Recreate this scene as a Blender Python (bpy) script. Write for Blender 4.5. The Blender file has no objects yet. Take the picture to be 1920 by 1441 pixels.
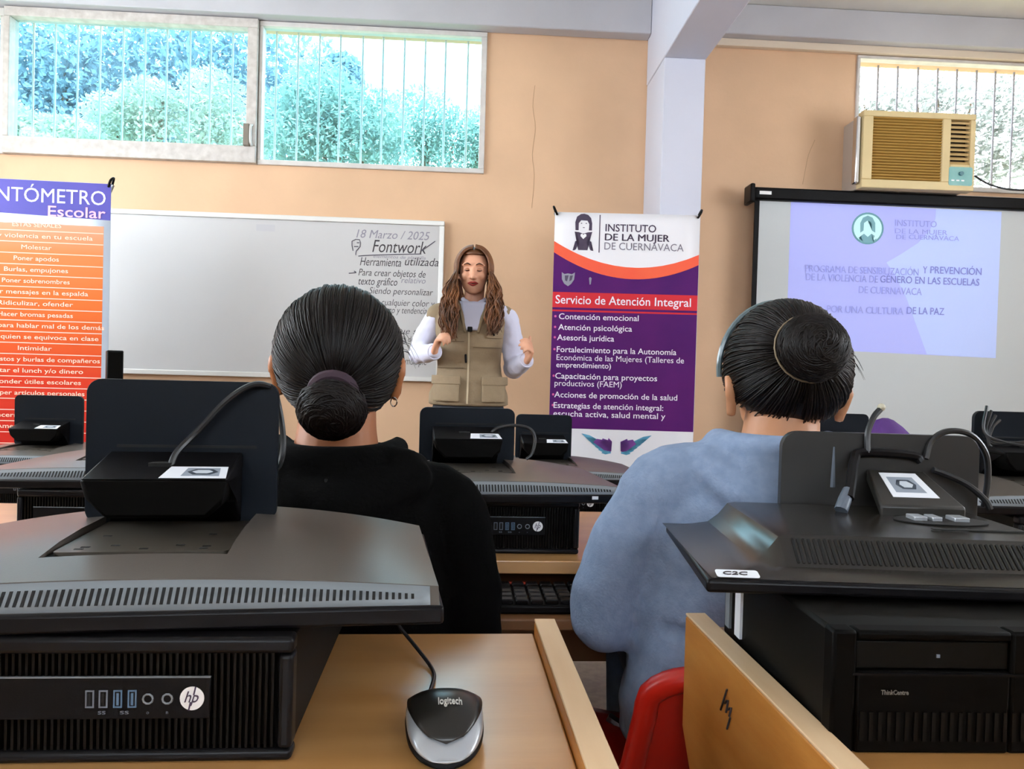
import bpy, bmesh, math, random
from mathutils import Vector, Matrix, noise

random.seed(11)
sc = bpy.context.scene
COL = sc.collection
V = Vector
R = math.radians

# ------------------------------------------------------------------ camera
FPX, IW, IH = 1400.0, 1920.0, 1441.0
CAM = V((0.0, 0.0, 1.09))
YAW, PITCH, ROLL = R(-3.0), R(1.04), 0.028
fwd = V((-math.sin(YAW) * math.cos(PITCH), math.cos(YAW) * math.cos(PITCH), -math.sin(PITCH)))
r0 = V((math.cos(YAW), math.sin(YAW), 0))
u0 = r0.cross(fwd)
RT = r0 * math.cos(ROLL) + u0 * math.sin(ROLL)
UP = u0 * math.cos(ROLL) - r0 * math.sin(ROLL)
cam_d = bpy.data.cameras.new('camera')
cam_d.sensor_width = 36.0
cam_d.lens = FPX / IW * 36.0
cam_d.clip_start = 0.02
cam = bpy.data.objects.new('camera', cam_d)
COL.objects.link(cam)
m3 = Matrix((RT, UP, -fwd)).transposed()
cam.matrix_world = Matrix.Translation(CAM) @ m3.to_4x4()
sc.camera = cam

# ------------------------------------------------------------------ sky, sun, room light, exposure
sc.view_settings.view_transform = 'Standard'
sc.view_settings.look = 'None'
sc.view_settings.exposure = -0.10
sc.view_settings.gamma = 1.0
sc.view_settings.use_curve_mapping = False
sc.cycles.use_denoising = True
sc.cycles.max_bounces = 7
sc.cycles.diffuse_bounces = 4
sc.cycles.transparent_max_bounces = 10
sc.cycles.caustics_reflective = False
sc.cycles.caustics_refractive = False
sc.cycles.sample_clamp_indirect = 6.0

SKY_STRENGTH = 11.0
SUN_STRENGTH = 11.0
world = bpy.data.worlds.new('sky')
sc.world = world
world.use_nodes = True
wn = world.node_tree.nodes
bgn = wn['Background']
bgn.inputs[0].default_value = (0.86, 0.94, 1.0, 1)
bgn.inputs[1].default_value = SKY_STRENGTH
sun_d = bpy.data.lights.new('sun', 'SUN')
sun_d.energy = SUN_STRENGTH
sun_d.angle = R(1.0)
sun_d.color = (1, 0.97, 0.9)
sun = bpy.data.objects.new('sun', sun_d)
sun.rotation_euler = (R(32), R(-10), 0)
COL.objects.link(sun)


def area_light(name, loc, rot, sx, sy, power, color):
    d = bpy.data.lights.new(name, 'AREA')
    d.shape = 'RECTANGLE'
    d.size, d.size_y, d.energy, d.color = sx, sy, power, color
    o = bpy.data.objects.new(name, d)
    o.location = loc
    o.rotation_euler = rot
    COL.objects.link(o)
    return o


# daylight at the left wall windows; right and rear area lamps added as unseen fill
area_light('daylight_side_window', (-3.42, 2.1, 2.2), (0, R(-90), 0), 1.3, 3.4, 86, (0.90, 0.95, 1.0))
area_light('right_fill_light', (4.12, 1.2, 2.1), (0, R(90), 0), 1.3, 3.0, 40, (0.97, 0.97, 1.0))
area_light('rear_fill_light', (0, -2.92, 2.3), (R(90), 0, 0), 4.4, 1.1, 5, (1.0, 0.96, 0.91))


# ------------------------------------------------------------------ helpers
def P(px, py, d):
    """the point that lies d metres in front of the camera on the sight line of a photograph pixel"""
    return CAM + d * (fwd + RT * ((px - IW / 2) / FPX) - UP * ((py - IH / 2) / FPX))


def onY(px, py, Y):
    r = fwd + RT * ((px - IW / 2) / FPX) - UP * ((py - IH / 2) / FPX)
    return CAM + r * (Y / r.y)


def onZ(px, py, Z):
    r = fwd + RT * ((px - IW / 2) / FPX) - UP * ((py - IH / 2) / FPX)
    return CAM + r * ((Z - CAM.z) / r.z)


def lin(c):
    if isinstance(c, str):
        c = [int(c[i:i + 2], 16) / 255 for i in (0, 2, 4)]
    return tuple((x / 12.92 if x <= 0.04045 else ((x + 0.055) / 1.055) ** 2.4) for x in c) + (1,)


MATS = {}


def mat(name, color, rough=0.5, metal=0.0, var=0.0, vscale=8.0, stretch=(1, 1, 1), bump=0.0, bscale=60.0, spec=0.5,
        emit=0.0, color2=None, coat=0.0, wave=None):
    if name in MATS:
        return MATS[name]
    m = bpy.data.materials.new(name)
    m.use_nodes = True
    nt = m.node_tree
    b = nt.nodes['Principled BSDF']
    c = lin(color)
    b.inputs['Base Color'].default_value = c
    b.inputs['Roughness'].default_value = rough
    b.inputs['Metallic'].default_value = metal
    b.inputs['Specular IOR Level'].default_value = spec
    b.inputs['Coat Weight'].default_value = coat
    b.inputs['Coat Roughness'].default_value = 0.18
    if emit:
        b.inputs['Emission Color'].default_value = c
        b.inputs['Emission Strength'].default_value = emit
    if var or bump or color2:
        tc = nt.nodes.new('ShaderNodeTexCoord')
        mp = nt.nodes.new('ShaderNodeMapping')
        mp.inputs['Scale'].default_value = stretch
        nt.links.new(tc.outputs['Object'], mp.inputs['Vector'])
    if var or color2:
        if wave:
            n = nt.nodes.new('ShaderNodeTexWave')
            n.bands_direction = wave
            n.inputs['Scale'].default_value = vscale
            n.inputs['Distortion'].default_value = 5.0
            n.inputs['Detail'].default_value = 3.0
            n.inputs['Detail Scale'].default_value = 1.5
        else:
            n = nt.nodes.new('ShaderNodeTexNoise')
            n.inputs['Scale'].default_value = vscale
            n.inputs['Detail'].default_value = 6.0
        nt.links.new(mp.outputs[0], n.inputs['Vector'])
        rp = nt.nodes.new('ShaderNodeValToRGB')
        if color2:
            c1, c2 = c, lin(color2)
        else:
            c1 = tuple(max(0, x * (1 - var)) for x in c[:3]) + (1,)
            c2 = tuple(min(1, x * (1 + var)) for x in c[:3]) + (1,)
        rp.color_ramp.elements[0].position = 0.3
        rp.color_ramp.elements[1].position = 0.7
        rp.color_ramp.elements[0].color = c1
        rp.color_ramp.elements[1].color = c2
        nt.links.new(n.outputs[0], rp.inputs[0])
        nt.links.new(rp.outputs[0], b.inputs['Base Color'])
        if emit:
            nt.links.new(rp.outputs[0], b.inputs['Emission Color'])
    if bump:
        n2 = nt.nodes.new('ShaderNodeTexNoise')
        n2.inputs['Scale'].default_value = bscale
        n2.inputs['Detail'].default_value = 4.0
        nt.links.new(mp.outputs[0], n2.inputs['Vector'])
        bp = nt.nodes.new('ShaderNodeBump')
        bp.inputs['Strength'].default_value = bump
        bp.inputs['Distance'].default_value = 0.01
        nt.links.new(n2.outputs[0], bp.inputs['Height'])
        nt.links.new(bp.outputs[0], b.inputs['Normal'])
    MATS[name] = m
    return m


def glass_mat(name, tint):
    m = bpy.data.materials.new(name)
    m.use_nodes = True
    nt = m.node_tree
    nt.nodes.clear()
    out = nt.nodes.new('ShaderNodeOutputMaterial')
    t = nt.nodes.new('ShaderNodeBsdfTransparent')
    t.inputs[0].default_value = tint + (1,)
    g = nt.nodes.new('ShaderNodeBsdfGlossy')
    g.inputs['Roughness'].default_value = 0.05
    mx = nt.nodes.new('ShaderNodeMixShader')
    mx.inputs[0].default_value = 0.05
    nt.links.new(t.outputs[0], mx.inputs[1])
    nt.links.new(g.outputs[0], mx.inputs[2])
    nt.links.new(mx.outputs[0], out.inputs[0])
    return m


def link(name, me, m, parent=None):
    o = bpy.data.objects.new(name, me)
    COL.objects.link(o)
    if m is not None:
        me.materials.clear()
        me.materials.append(m)
    if parent is not None:
        o.parent = parent
    return o


def obj(name, bm, m, parent=None, bevel=0.0, seg=2, smooth=True, ang=40):
    me = bpy.data.meshes.new(name)
    bmesh.ops.recalc_face_normals(bm, faces=bm.faces[:])
    bm.to_mesh(me)
    bm.free()
    o = link(name, me, m, parent)
    if smooth:
        me.polygons.foreach_set('use_smooth', [True] * len(me.polygons))
        try:
            me.set_sharp_from_angle(angle=R(ang))
        except Exception:
            pass
    if bevel:
        b = o.modifiers.new('edge', 'BEVEL')
        b.width = bevel
        b.segments = seg
        b.limit_method = 'ANGLE'
        b.angle_limit = R(35)
        b.harden_normals = False
    return o


def tag(o, label=None, cat=None, group=None, kind=None):
    if label:
        o['label'] = label
    if cat:
        o['category'] = cat
    if group:
        o['group'] = group
    if kind:
        o['kind'] = kind
    return o


def thing(name, label, cat, loc=(0, 0, 0), rz=0.0, group=None, kind=None):
    o = bpy.data.objects.new(name, None)
    o.empty_display_size = 0.05
    COL.objects.link(o)
    o.location = loc
    o.rotation_euler = (0, 0, rz)
    return tag(o, label, cat, group, kind)


def dup(root, loc, rz, label, skip=()):
    def cp(o, parent):
        c = o.copy()
        COL.objects.link(c)
        if parent is not None:
            c.parent = parent
        for ch in list(o.children):
            if ch.name.split('.')[0] not in skip:
                cp(ch, c)
        return c
    r = cp(root, None)
    r.location = loc
    r.rotation_euler = (0, 0, rz)
    r['label'] = label
    return r


def BM():
    return bmesh.new()


def box(bm, c, s, rot=None):
    M = Matrix.Translation(V(c))
    if rot is not None:
        M = M @ rot.to_4x4()
    M = M @ Matrix.Diagonal((s[0], s[1], s[2], 1))
    bmesh.ops.create_cube(bm, size=1.0, matrix=M)
    return bm


def bx(x0, x1, y0, y1, z0, z1, bm=None):
    bm = bm or BM()
    return box(bm, ((x0 + x1) / 2, (y0 + y1) / 2, (z0 + z1) / 2), (abs(x1 - x0), abs(y1 - y0), abs(z1 - z0)))


def ball(bm, c, r, seg=20, rings=12, rot=None):
    M = Matrix.Translation(V(c))
    if rot is not None:
        M = M @ rot.to_4x4()
    rr = (r, r, r) if not hasattr(r, '__len__') else r
    M = M @ Matrix.Diagonal((rr[0], rr[1], rr[2], 1))
    bmesh.ops.create_uvsphere(bm, u_segments=seg, v_segments=rings, radius=1.0, matrix=M)
    return bm


def catmull(pts, n):
    pts = [V(p) for p in pts]
    if len(pts) < 3 or n <= 1:
        return pts
    out = []
    e = [pts[0] * 2 - pts[1]] + pts + [pts[-1] * 2 - pts[-2]]
    for i in range(1, len(e) - 2):
        a, b, c, d = e[i - 1], e[i], e[i + 1], e[i + 2]
        for k in range(n):
            t = k / n
            out.append(0.5 * ((2 * b) + (c - a) * t + (2 * a - 5 * b + 4 * c - d) * t * t + (3 * b - a - 3 * c + d) * t ** 3))
    out.append(pts[-1])
    return out


def tube(bm, pts, rad, seg=10, n=1, caps=True, flat=None, round_ends=False):
    """swept tube; rad a number or one per control point; flat=(axis, factor) squashes the section along an axis"""
    base = [V(p) for p in pts]
    if not hasattr(rad, '__len__'):
        rad = [rad] * len(base)
    path = catmull(base, n)
    if n > 1 and len(base) >= 3:
        rr = []
        for i in range(len(base) - 1):
            for k in range(n):
                t = k / n
                rr.append(rad[i] * (1 - t) + rad[i + 1] * t)
        rr.append(rad[-1])
    else:
        rr = list(rad)
    if round_ends:
        a, b = path[0], path[-1]
        da = (path[0] - path[1]).normalized()
        db = (path[-1] - path[-2]).normalized()
        pre = [(a + da * rr[0] * math.sin(t), max(rr[0] * math.cos(t), 1e-4)) for t in (1.45, 1.1, 0.7, 0.35)]
        post = [(b + db * rr[-1] * math.sin(t), max(rr[-1] * math.cos(t), 1e-4)) for t in (0.35, 0.7, 1.1, 1.45)]
        path = [p for p, _ in pre] + path + [p for p, _ in post]
        rr = [r for _, r in pre] + rr + [r for _, r in post]
    rings = []
    t0 = (path[1] - path[0]).normalized()
    ref = V((0, 0, 1)) if abs(t0.z) < 0.9 else V((1, 0, 0))
    nrm = t0.cross(ref).normalized()
    for i, p in enumerate(path):
        t = (path[min(i + 1, len(path) - 1)] - path[max(i - 1, 0)])
        t = t.normalized() if t.length > 1e-9 else t0
        nrm = (nrm - t * nrm.dot(t))
        nrm = nrm.normalized() if nrm.length > 1e-9 else t.orthogonal().normalized()
        bn = t.cross(nrm)
        ring = []
        for k in range(seg):
            a = 2 * math.pi * k / seg
            off = (nrm * math.cos(a) + bn * math.sin(a)) * rr[i]
            if flat:
                ax = V(flat[0])
                off = off - ax * off.dot(ax) * (1 - flat[1])
            ring.append(bm.verts.new(p + off))
        rings.append(ring)
    for i in range(len(rings) - 1):
        for k in range(seg):
            bm.faces.new((rings[i][k], rings[i][(k + 1) % seg], rings[i + 1][(k + 1) % seg], rings[i + 1][k]))
    if caps:
        bm.faces.new(rings[0][::-1])
        bm.faces.new(rings[-1])
    return bm


def loft(bm, rings, caps=True):
    rs = [[bm.verts.new(p) for p in r] for r in rings]
    n = len(rs[0])
    for i in range(len(rs) - 1):
        for k in range(n):
            bm.faces.new((rs[i][k], rs[i][(k + 1) % n], rs[i + 1][(k + 1) % n], rs[i + 1][k]))
    if caps:
        bm.faces.new(rs[0][::-1])
        bm.faces.new(rs[-1])
    return bm


def ell(z, cx, cy, rx, ry, n=32, p=2.3):
    out = []
    for k in range(n):
        a = 2 * math.pi * k / n
        c, s = math.cos(a), math.sin(a)
        out.append(V((cx + rx * math.copysign(abs(c) ** (2 / p), c), cy + ry * math.copysign(abs(s) ** (2 / p), s), z)))
    return out


def prism(bm, pts, f, d0, d1):
    """polygon pts (a, b) swept from depth d0 to d1; f(a, b, d) gives the 3-D point"""
    a = [bm.verts.new(f(x, y, d0)) for x, y in pts]
    b = [bm.verts.new(f(x, y, d1)) for x, y in pts]
    n = len(pts)
    fa = bm.faces.new(a[::-1])
    fb = bm.faces.new(b)
    for i in range(n):
        bm.faces.new((a[i], a[(i + 1) % n], b[(i + 1) % n], b[i]))
    if n > 4:
        bmesh.ops.triangulate(bm, faces=[fa, fb])
    return bm


def FRONT(a, b, d):      # a drawing plane that faces -Y: a = x, b = z, d = towards the viewer
    return V((a, -d, b))


def TOPV(a, b, d):       # a drawing plane that faces up
    return V((a, b, d))


def SIDE(a, b, d):       # a = y, b = z, d = x
    return V((d, a, b))


def rrect(x0, x1, z0, z1, r, n=6):
    out = []
    for cx, cz, a0 in ((x1 - r, z1 - r, 0), (x0 + r, z1 - r, 90), (x0 + r, z0 + r, 180), (x1 - r, z0 + r, 270)):
        for k in range(n + 1):
            a = R(a0 + 90 * k / n)
            out.append((cx + r * math.cos(a), cz + r * math.sin(a)))
    return out


def circ(cx, cz, rx, rz=None, n=28, a0=0, a1=360):
    rz = rz or rx
    return [(cx + rx * math.cos(R(a0 + (a1 - a0) * k / n)), cz + rz * math.sin(R(a0 + (a1 - a0) * k / n)))
            for k in range(n + (0 if a1 - a0 >= 360 else 1))]


def text(name, items, m, parent, f=None, depth=0.0006, d=0.0):
    if len(items) > 1:
        return [text(name, [i], m, parent, f, depth, d) for i in items]
    """lettering: items = [(string, x, z, cap height, align, width or None, shear, weight)], one mesh"""
    bm = BM()
    for it in items:
        s, x, z, h, al, w, sh, wt = (list(it) + [None] * 8)[:8]
        cu = bpy.data.curves.new('letters', 'FONT')
        cu.body = s
        cu.size = 1.0
        cu.resolution_u = 3
        cu.shear = sh or 0.0
        cu.offset = 0.0 if 'M' in s else (wt or 0.0)      # heavy strokes close up a capital M
        ob = bpy.data.objects.new('letters', cu)
        COL.objects.link(ob)
        dg = bpy.context.evaluated_depsgraph_get()
        dg.update()
        me = bpy.data.meshes.new_from_object(ob.evaluated_get(dg))
        bpy.data.objects.remove(ob)
        bpy.data.curves.remove(cu)
        if not me.vertices:
            continue
        xs = [v.co.x for v in me.vertices]
        x0, x1 = min(xs), max(xs)
        k = h / 0.70
        kx = k if not w else w / (x1 - x0)
        ww = (x1 - x0) * kx
        ox = x if al in (None, 'l') else (x - ww / 2 if al == 'c' else x - ww)
        vs = [bm.verts.new((ox + (v.co.x - x0) * kx, z + v.co.y * k, 0)) for v in me.vertices]
        for p in me.polygons:
            try:
                bm.faces.new([vs[i] for i in p.vertices])
            except ValueError:
                pass
        bpy.data.meshes.remove(me)
    bmesh.ops.remove_doubles(bm, verts=bm.verts[:], dist=1e-6)
    g = bmesh.ops.extrude_face_region(bm, geom=bm.faces[:])
    for v in g['geom']:
        if isinstance(v, bmesh.types.BMVert):
            v.co.z += depth
    f = f or FRONT
    for v in bm.verts:
        v.co = f(v.co.x, v.co.y, v.co.z + d)
    return obj(name, bm, m, parent, smooth=False)


def fuse(bm, voxel=0.006, smooth=4, fn=None):
    """one continuous surface out of overlapping closed volumes"""
    me = bpy.data.meshes.new('fuse')
    bmesh.ops.recalc_face_normals(bm, faces=bm.faces[:])
    bm.to_mesh(me)
    bm.free()
    o = bpy.data.objects.new('fuse', me)
    COL.objects.link(o)
    md = o.modifiers.new('r', 'REMESH')
    md.mode = 'VOXEL'
    md.voxel_size = voxel
    if smooth:
        s = o.modifiers.new('s', 'SMOOTH')
        s.iterations = smooth
        s.factor = 0.5
    dg = bpy.context.evaluated_depsgraph_get()
    dg.update()
    r = bpy.data.meshes.new_from_object(o.evaluated_get(dg))
    bpy.data.objects.remove(o)
    if fn:
        for v in r.vertices:
            v.co = fn(v.co.copy())
    r.polygons.foreach_set('use_smooth', [True] * len(r.polygons))
    r.update()
    return r

# ------------------------------------------------------------------ materials
M_PEACH = mat('peach_paint', 'DAB390', 0.75, var=0.05, vscale=3.0, bump=0.12, bscale=25)
M_GREYP = mat('grey_white_paint', 'BCBBC0', 0.8, var=0.05, vscale=2.5, bump=0.1, bscale=30)
M_LAV = mat('pale_lavender_paint', 'CBCCD9', 0.7, var=0.03, vscale=2.0)
M_CEIL = mat('ceiling_paint', 'DAD8D4', 0.85, var=0.03)
M_SIDE = mat('cream_side_wall', 'E2CFB4', 0.8, var=0.03)
M_WHITEF = mat('white_window_frame', 'CFCAC5', 0.5, var=0.08, vscale=14)
M_OLDF = mat('weathered_white_frame', 'B3ABA4', 0.6, color2='CFC9C3', vscale=22)
M_BAR = mat('window_bar_paint', 'E6E2DA', 0.5)
M_BLK = mat('black_plastic', '0B0A0C', 0.45, spec=.12, bump=0.05, bscale=900)
M_BLKG = mat('black_satin_plastic', '111012', 0.32, spec=.16)
M_COVER = mat('charcoal_monitor_shell', '544D47', 0.33, bump=0.03, bscale=700)
M_RIB = mat('grey_vent_rib', '7A8085', 0.45)
M_COVER2 = mat('dark_monitor_shell', '221F1B', 0.24)
M_DARK = mat('vent_gap_black', '070707', 0.8)
M_FOOT = mat('dark_blue_black_foot', '12171E', 0.45, spec=.12)
M_PC = mat('desktop_case_black', '0A0907', 0.5, spec=.1)
M_PCF = mat('desktop_front_black', '040302', 0.55, spec=.07)
M_RIBD = mat('dark_front_rib', '100D0A', 0.5, spec=.1)
M_SILV = mat('silver_plastic', 'B9BEC4', 0.28, metal=0.5)
M_CHROME = mat('chrome', 'D8D8D8', 0.2, metal=1.0)
M_WHITE = mat('white_print', 'F2F2F2', 0.5)
M_LABEL = mat('white_sticker', 'E9ECF2', 0.5)
M_GREYPR = mat('grey_print', '6D7480', 0.6)
M_GREYL = mat('pale_grey_print', '77736C', 0.5)
M_BLUEUSB = mat('blue_port', '56738F', 0.4)
M_CABLE = mat('black_cable', '17181A', 0.38)
M_WOOD = mat('honey_wood', 'B98042', 0.33, color2='D09C5F', vscale=2.2, stretch=(1, 9, 1), bump=0.03, bscale=30, coat=1.0, spec=.8)
M_WOOD.node_tree.nodes['Principled BSDF'].inputs['Coat Roughness'].default_value = .30
M_WOOD.node_tree.nodes['Principled BSDF'].inputs['Coat IOR'].default_value = 2.0
M_WOODL = mat('pale_wood_edge', 'D9B48A', 0.4, color2='E2C39C', vscale=5, stretch=(8, 1, 8))
M_WOODS = mat('wood_side_board', 'B5712A', 0.45, color2='C98B42', vscale=6, stretch=(3, 1, 5), bump=0.05, bscale=40)
M_WOODD = mat('brown_wood_lower', '6A4424', 0.5, color2='7B5230', vscale=4, stretch=(1, 6, 1))
M_METAL = mat('grey_steel_leg', '8C8C90', 0.35, metal=0.8)
M_RED = mat('red_chair_plastic', 'BE1E10', 0.33)
M_INK = mat('dark_marker_ink', '3A3438', 0.6)
M_INKF = mat('faded_marker_ink', '8C8894', 0.7)

# ------------------------------------------------------------------ the room
WY = 4.6
XL, XR, YB, ZC = -3.5, 4.2, -3.0, 3.36


def S(name, bm, m, bevel=0.0, **k):
    return tag(obj(name, bm, m, None, bevel, **k), kind='structure')


def wall_with_openings(name, m, a0, a1, z0, z1, holes, place):
    """holes = [(a0, a1, z0, z1)]; place(a0, a1, z0, z1, bm) adds one solid block"""
    bm = BM()
    As = sorted({a0, a1, *[h[0] for h in holes], *[h[1] for h in holes]})
    As = [a for a in As if a0 <= a <= a1]
    for i in range(len(As) - 1):
        lo, hi = As[i], As[i + 1]
        mid = (lo + hi) / 2
        cuts = sorted([(h[2], h[3]) for h in holes if h[0] < mid < h[1]])
        z = z0
        for c0, c1 in cuts:
            if c0 > z:
                place(lo, hi, z, c0, bm)
            z = c1
        if z < z1:
            place(lo, hi, z, z1, bm)
    return S(name, bm, m, smooth=False)


zb = onY(700, 318, WY).z           # sill of the high front windows
zt = onY(700, 52, WY).z
xw = [onY(p, 180, WY).x for p in (-520, 13, 485, 911)]
xr0 = onY(1603, 200, WY).x
zrb = onY(1870, 362, WY).z
zrt = onY(1760, 112, WY).z
HOLES = [(xw[0], xw[3], zb, zt), (xr0, 3.9, zrb, zrt)]
wall_with_openings('wall_front', M_PEACH, XL - 0.15, XR + 0.15, 0, ZC, HOLES,
                   lambda a, b, c, d, bm: bx(a, b, WY, WY + 0.16, c, d, bm))
SIDEH = [(0.2, 3.6, 1.5, 2.85)]
wall_with_openings('wall_left', M_SIDE, YB, WY, 0, ZC, SIDEH, lambda a, b, c, d, bm: bx(XL - 0.15, XL, a, b, c, d, bm))
SIDEH2 = [(-0.3, 2.7, 1.45, 2.75)]
wall_with_openings('wall_right', M_SIDE, YB, WY, 0, ZC, SIDEH2, lambda a, b, c, d, bm: bx(XR, XR + 0.15, a, b, c, d, bm))
REARH = [(-2.2, 2.2, 1.75, 2.85)]
wall_with_openings('wall_rear', mat('tan_rear_wall', '8F7A60', .85, var=.03), XL - 0.15, XR + 0.15, 0, ZC, REARH,
                   lambda a, b, c, d, bm: bx(a, b, YB - 0.15, YB, c, d, bm))
S('floor', bx(XL - 0.15, XR + 0.15, YB - 0.15, WY + 0.16, -0.1, 0), mat('terrazzo_floor', '6F5A45', 0.4, color2='8A745B', vscale=30))
S('ceiling', bx(XL - 0.15, XR + 0.15, YB - 0.15, WY + 0.16, ZC, ZC + 0.12), M_CEIL)

# pillar, cross beam, ring beams
pl = P(1240, 300, 4.2)
pr = P(1318, 300, 4.2)
zbeam = P(1280, 110, 4.2).z
px0, px1, pyf = pl.x, pr.x, (pl.y + pr.y) / 2
S('pillar', bx(px0, px1, pyf, WY - 0.001, 0.0, zbeam), M_LAV, 0.006)
S('ceiling_beam', bx(px0 - 0.004, px1 + 0.004, YB + 0.01, WY - 0.001, zbeam, ZC - 0.001), M_LAV, 0.006)
zl = onY(700, 50, WY - 0.1).z
S('ring_beam', bx(XL + 0.001, px0 - 0.005, WY - 0.10, WY - 0.002, zt + 0.004, ZC - 0.001), M_GREYP, 0.006)
S('ring_beam', bx(px1 + 0.005, XR - 0.001, WY - 0.10, WY - 0.002, zrt + 0.05, ZC - 0.001), M_GREYP, 0.006)
S('trim_1', bx(px1 + 0.005, XR - 0.001, WY - 0.04, WY - 0.002, zrt + 0.004, zrt + 0.05), mat('cream_lintel', 'DCCBB6', 0.7), 0.004)
S('baseboard_front', bx(XL, px0 - 0.01, WY - 0.015, WY, 0, 0.1), mat('brown_baseboard', '8A6A4C', 0.5), 0.003)

# hairline cracks and a few wall marks in the plaster
M_CRACK = mat('plaster_crack', 'AD8B6A', 0.9)
bm = BM()
for pts in ([(1003, 160), (999, 200), (1004, 240), (998, 290), (1002, 330), (997, 390)], [(1528, 262), (1516, 290), (1510, 318), (1505, 345)]):
    tube(bm, [onY(a, b, WY - 0.0005) for a, b in pts], 0.0012, 5, 3)
S('wall_crack', bm, M_CRACK)

# ------------------------------------------------------------------ windows
G_CYAN = glass_mat('cyan_tinted_glass', (0.72, 0.91, 0.97))
G_CLEAR = glass_mat('clear_glass', (0.97, 0.98, 1.0))


def frame_mesh(x0, x1, z0, z1, y0, y1, wl, wr, wb, wt_):
    bm = BM()
    bx(x0, x1, y0, y1, z0, z0 + wb, bm)
    bx(x0, x1, y0, y1, z1 - wt_, z1, bm)
    bx(x0, x0 + wl, y0, y1, z0 + wb, z1 - wt_, bm)
    bx(x1 - wr, x1, y0, y1, z0 + wb, z1 - wt_, bm)
    return bm


def window(n, x0, x1, z0, z1, fr, glass, bars, proud=0.02, fm=M_WHITEF, bar_m=M_BAR):
    w = thing('window_%d' % n, None, None, ((x0 + x1) / 2, WY, z0), 0, None, 'structure')
    ox, oz = (x0 + x1) / 2, z0
    obj('window_frame', frame_mesh(x0 - ox, x1 - ox, 0, z1 - z0, -proud, 0.05, *fr), fm, w, 0.004)
    bm = BM()
    bx(x0 - ox + fr[0] * .8, x1 - ox - fr[1] * .8, 0.012, 0.017, fr[2] * .8, z1 - z0 - fr[3] * .8, bm)
    obj('pane', bm, glass, w, smooth=False)
    for b in bars:
        bm = BM()
        tube(bm, [(b - ox, 0.13, -0.0), (b - ox, 0.13, z1 - z0)], 0.0065, 8)
        obj('window_bar', bm, bar_m, w)
    return w


def barx(ps, y=170):
    return [onY(p, y, WY + 0.13).x for p in ps]


window(1, xw[0], xw[1] - 0.003, zb, zt, (0.05, 0.03, 0.09, 0.05), G_CYAN,
       barx([-480, -440, -400, -360, -320, -280, -240, -200, -160, -120, -80, -40, -5]), 0.02)
w2 = window(2, xw[1], xw[2], zb, zt, (0.035, 0.06, 0.10, 0.055), G_CYAN, barx([62, 103, 145, 187, 230, 271, 312, 355, 394, 435]), 0.045, M_OLDF)
window(3, xw[2] + 0.004, xw[3], zb, zt, (0.02, 0.035, 0.03, 0.03), G_CYAN, barx([517, 558, 598, 637, 679, 717, 757, 796, 834, 876]), 0.02)
window(4, xr0, 3.9, zrb, zrt, (0.02, 0.04, 0.03, 0.02), G_CLEAR,
       barx([1645, 1682, 1720, 1757, 1793, 1830, 1865, 1900, 1937, 1975, 2012, 2050, 2090]), 0.015, M_WHITEF, mat('grey_window_bar', '9A9AA0', 0.5))
hx = (xw[2] - xw[1]) / 2
bm = BM()
box(bm, (hx - 0.05, -0.055, 0.16), (0.035, 0.03, 0.13))
obj('window_latch', bm, mat('brown_latch', '7D7266', 0.5), w2, 0.004)
bm = BM()
tube(bm, [(hx - 0.02, -0.055, 0.22), (hx - 0.018, -0.085, 0.2), (hx - 0.018, -0.085, 0.12), (hx - 0.02, -0.055, 0.1)], 0.007, 8, 4)
obj('window_latch_handle', bm, M_WHITEF, w2)


def side_window(n, loc, rz, w, h):
    t = thing('window_%d' % n, None, None, loc, rz, None, 'structure')
    bm = frame_mesh(-w / 2, w / 2, 0, h, 0.0, 0.06, 0.05, 0.05, 0.05, 0.05)
    for k in (-1, 0, 1):
        bx(k * w / 4 - 0.02, k * w / 4 + 0.02, 0.0, 0.06, 0.05, h - 0.05, bm)
    obj('window_frame', bm, M_WHITEF, t)
    obj('pane', bx(-w / 2 + .04, w / 2 - .04, 0.03, 0.034, 0.04, h - 0.04), G_CLEAR, t, smooth=False)


side_window(5, (XL - 0.03, 1.9, 1.5), R(90), 3.4, 1.35)
side_window(6, (XR + 0.03, 1.2, 1.45), R(-90), 3.0, 1.3)
side_window(7, (0, YB - 0.03, 1.75), R(180), 4.4, 1.1)

# ------------------------------------------------------------------ outside: ground, hedge, trees
S('ground_outside', bx(-9, 12, 4.78, 16, -0.3, 0.0), mat('dry_grass', '8C8A62', 0.9, var=0.2))


def leaf_cloud(blobs, n, size, seed):
    rnd = random.Random(seed)
    bm = BM()
    for i in range(n):
        c, r = blobs[i % len(blobs)]
        u = V((rnd.gauss(0, 1), rnd.gauss(0, 1), rnd.gauss(0, 1))).normalized()
        k = rnd.random() ** 0.33
        p = V(c) + V((u.x * r[0], u.y * r[1], u.z * r[2])) * k
        a = V((rnd.gauss(0, 1), rnd.gauss(0, 1), rnd.gauss(0, 1))).normalized()
        b = a.orthogonal().normalized()
        s = size * rnd.uniform(0.6, 1.4)
        vs = [bm.verts.new(p + a * s), bm.verts.new(p + b * s * 0.42), bm.verts.new(p - a * s * .8), bm.verts.new(p - b * s * 0.42)]
        bm.faces.new(vs)
    return bm


def leaf_mat(name, c1, c2, tr):
    m = mat(name, c1, 0.55, color2=c2, vscale=3.0)
    nt = m.node_tree
    b = nt.nodes['Principled BSDF']
    t = nt.nodes.new('ShaderNodeBsdfTranslucent')
    t.inputs[0].default_value = lin(tr)
    mx = nt.nodes.new('ShaderNodeMixShader')
    mx.inputs[0].default_value = 0.4
    out = nt.nodes['Material Output']
    nt.links.new(b.outputs[0], mx.inputs[1])
    nt.links.new(t.outputs[0], mx.inputs[2])
    nt.links.new(mx.outputs[0], out.inputs[0])
    return m


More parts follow.
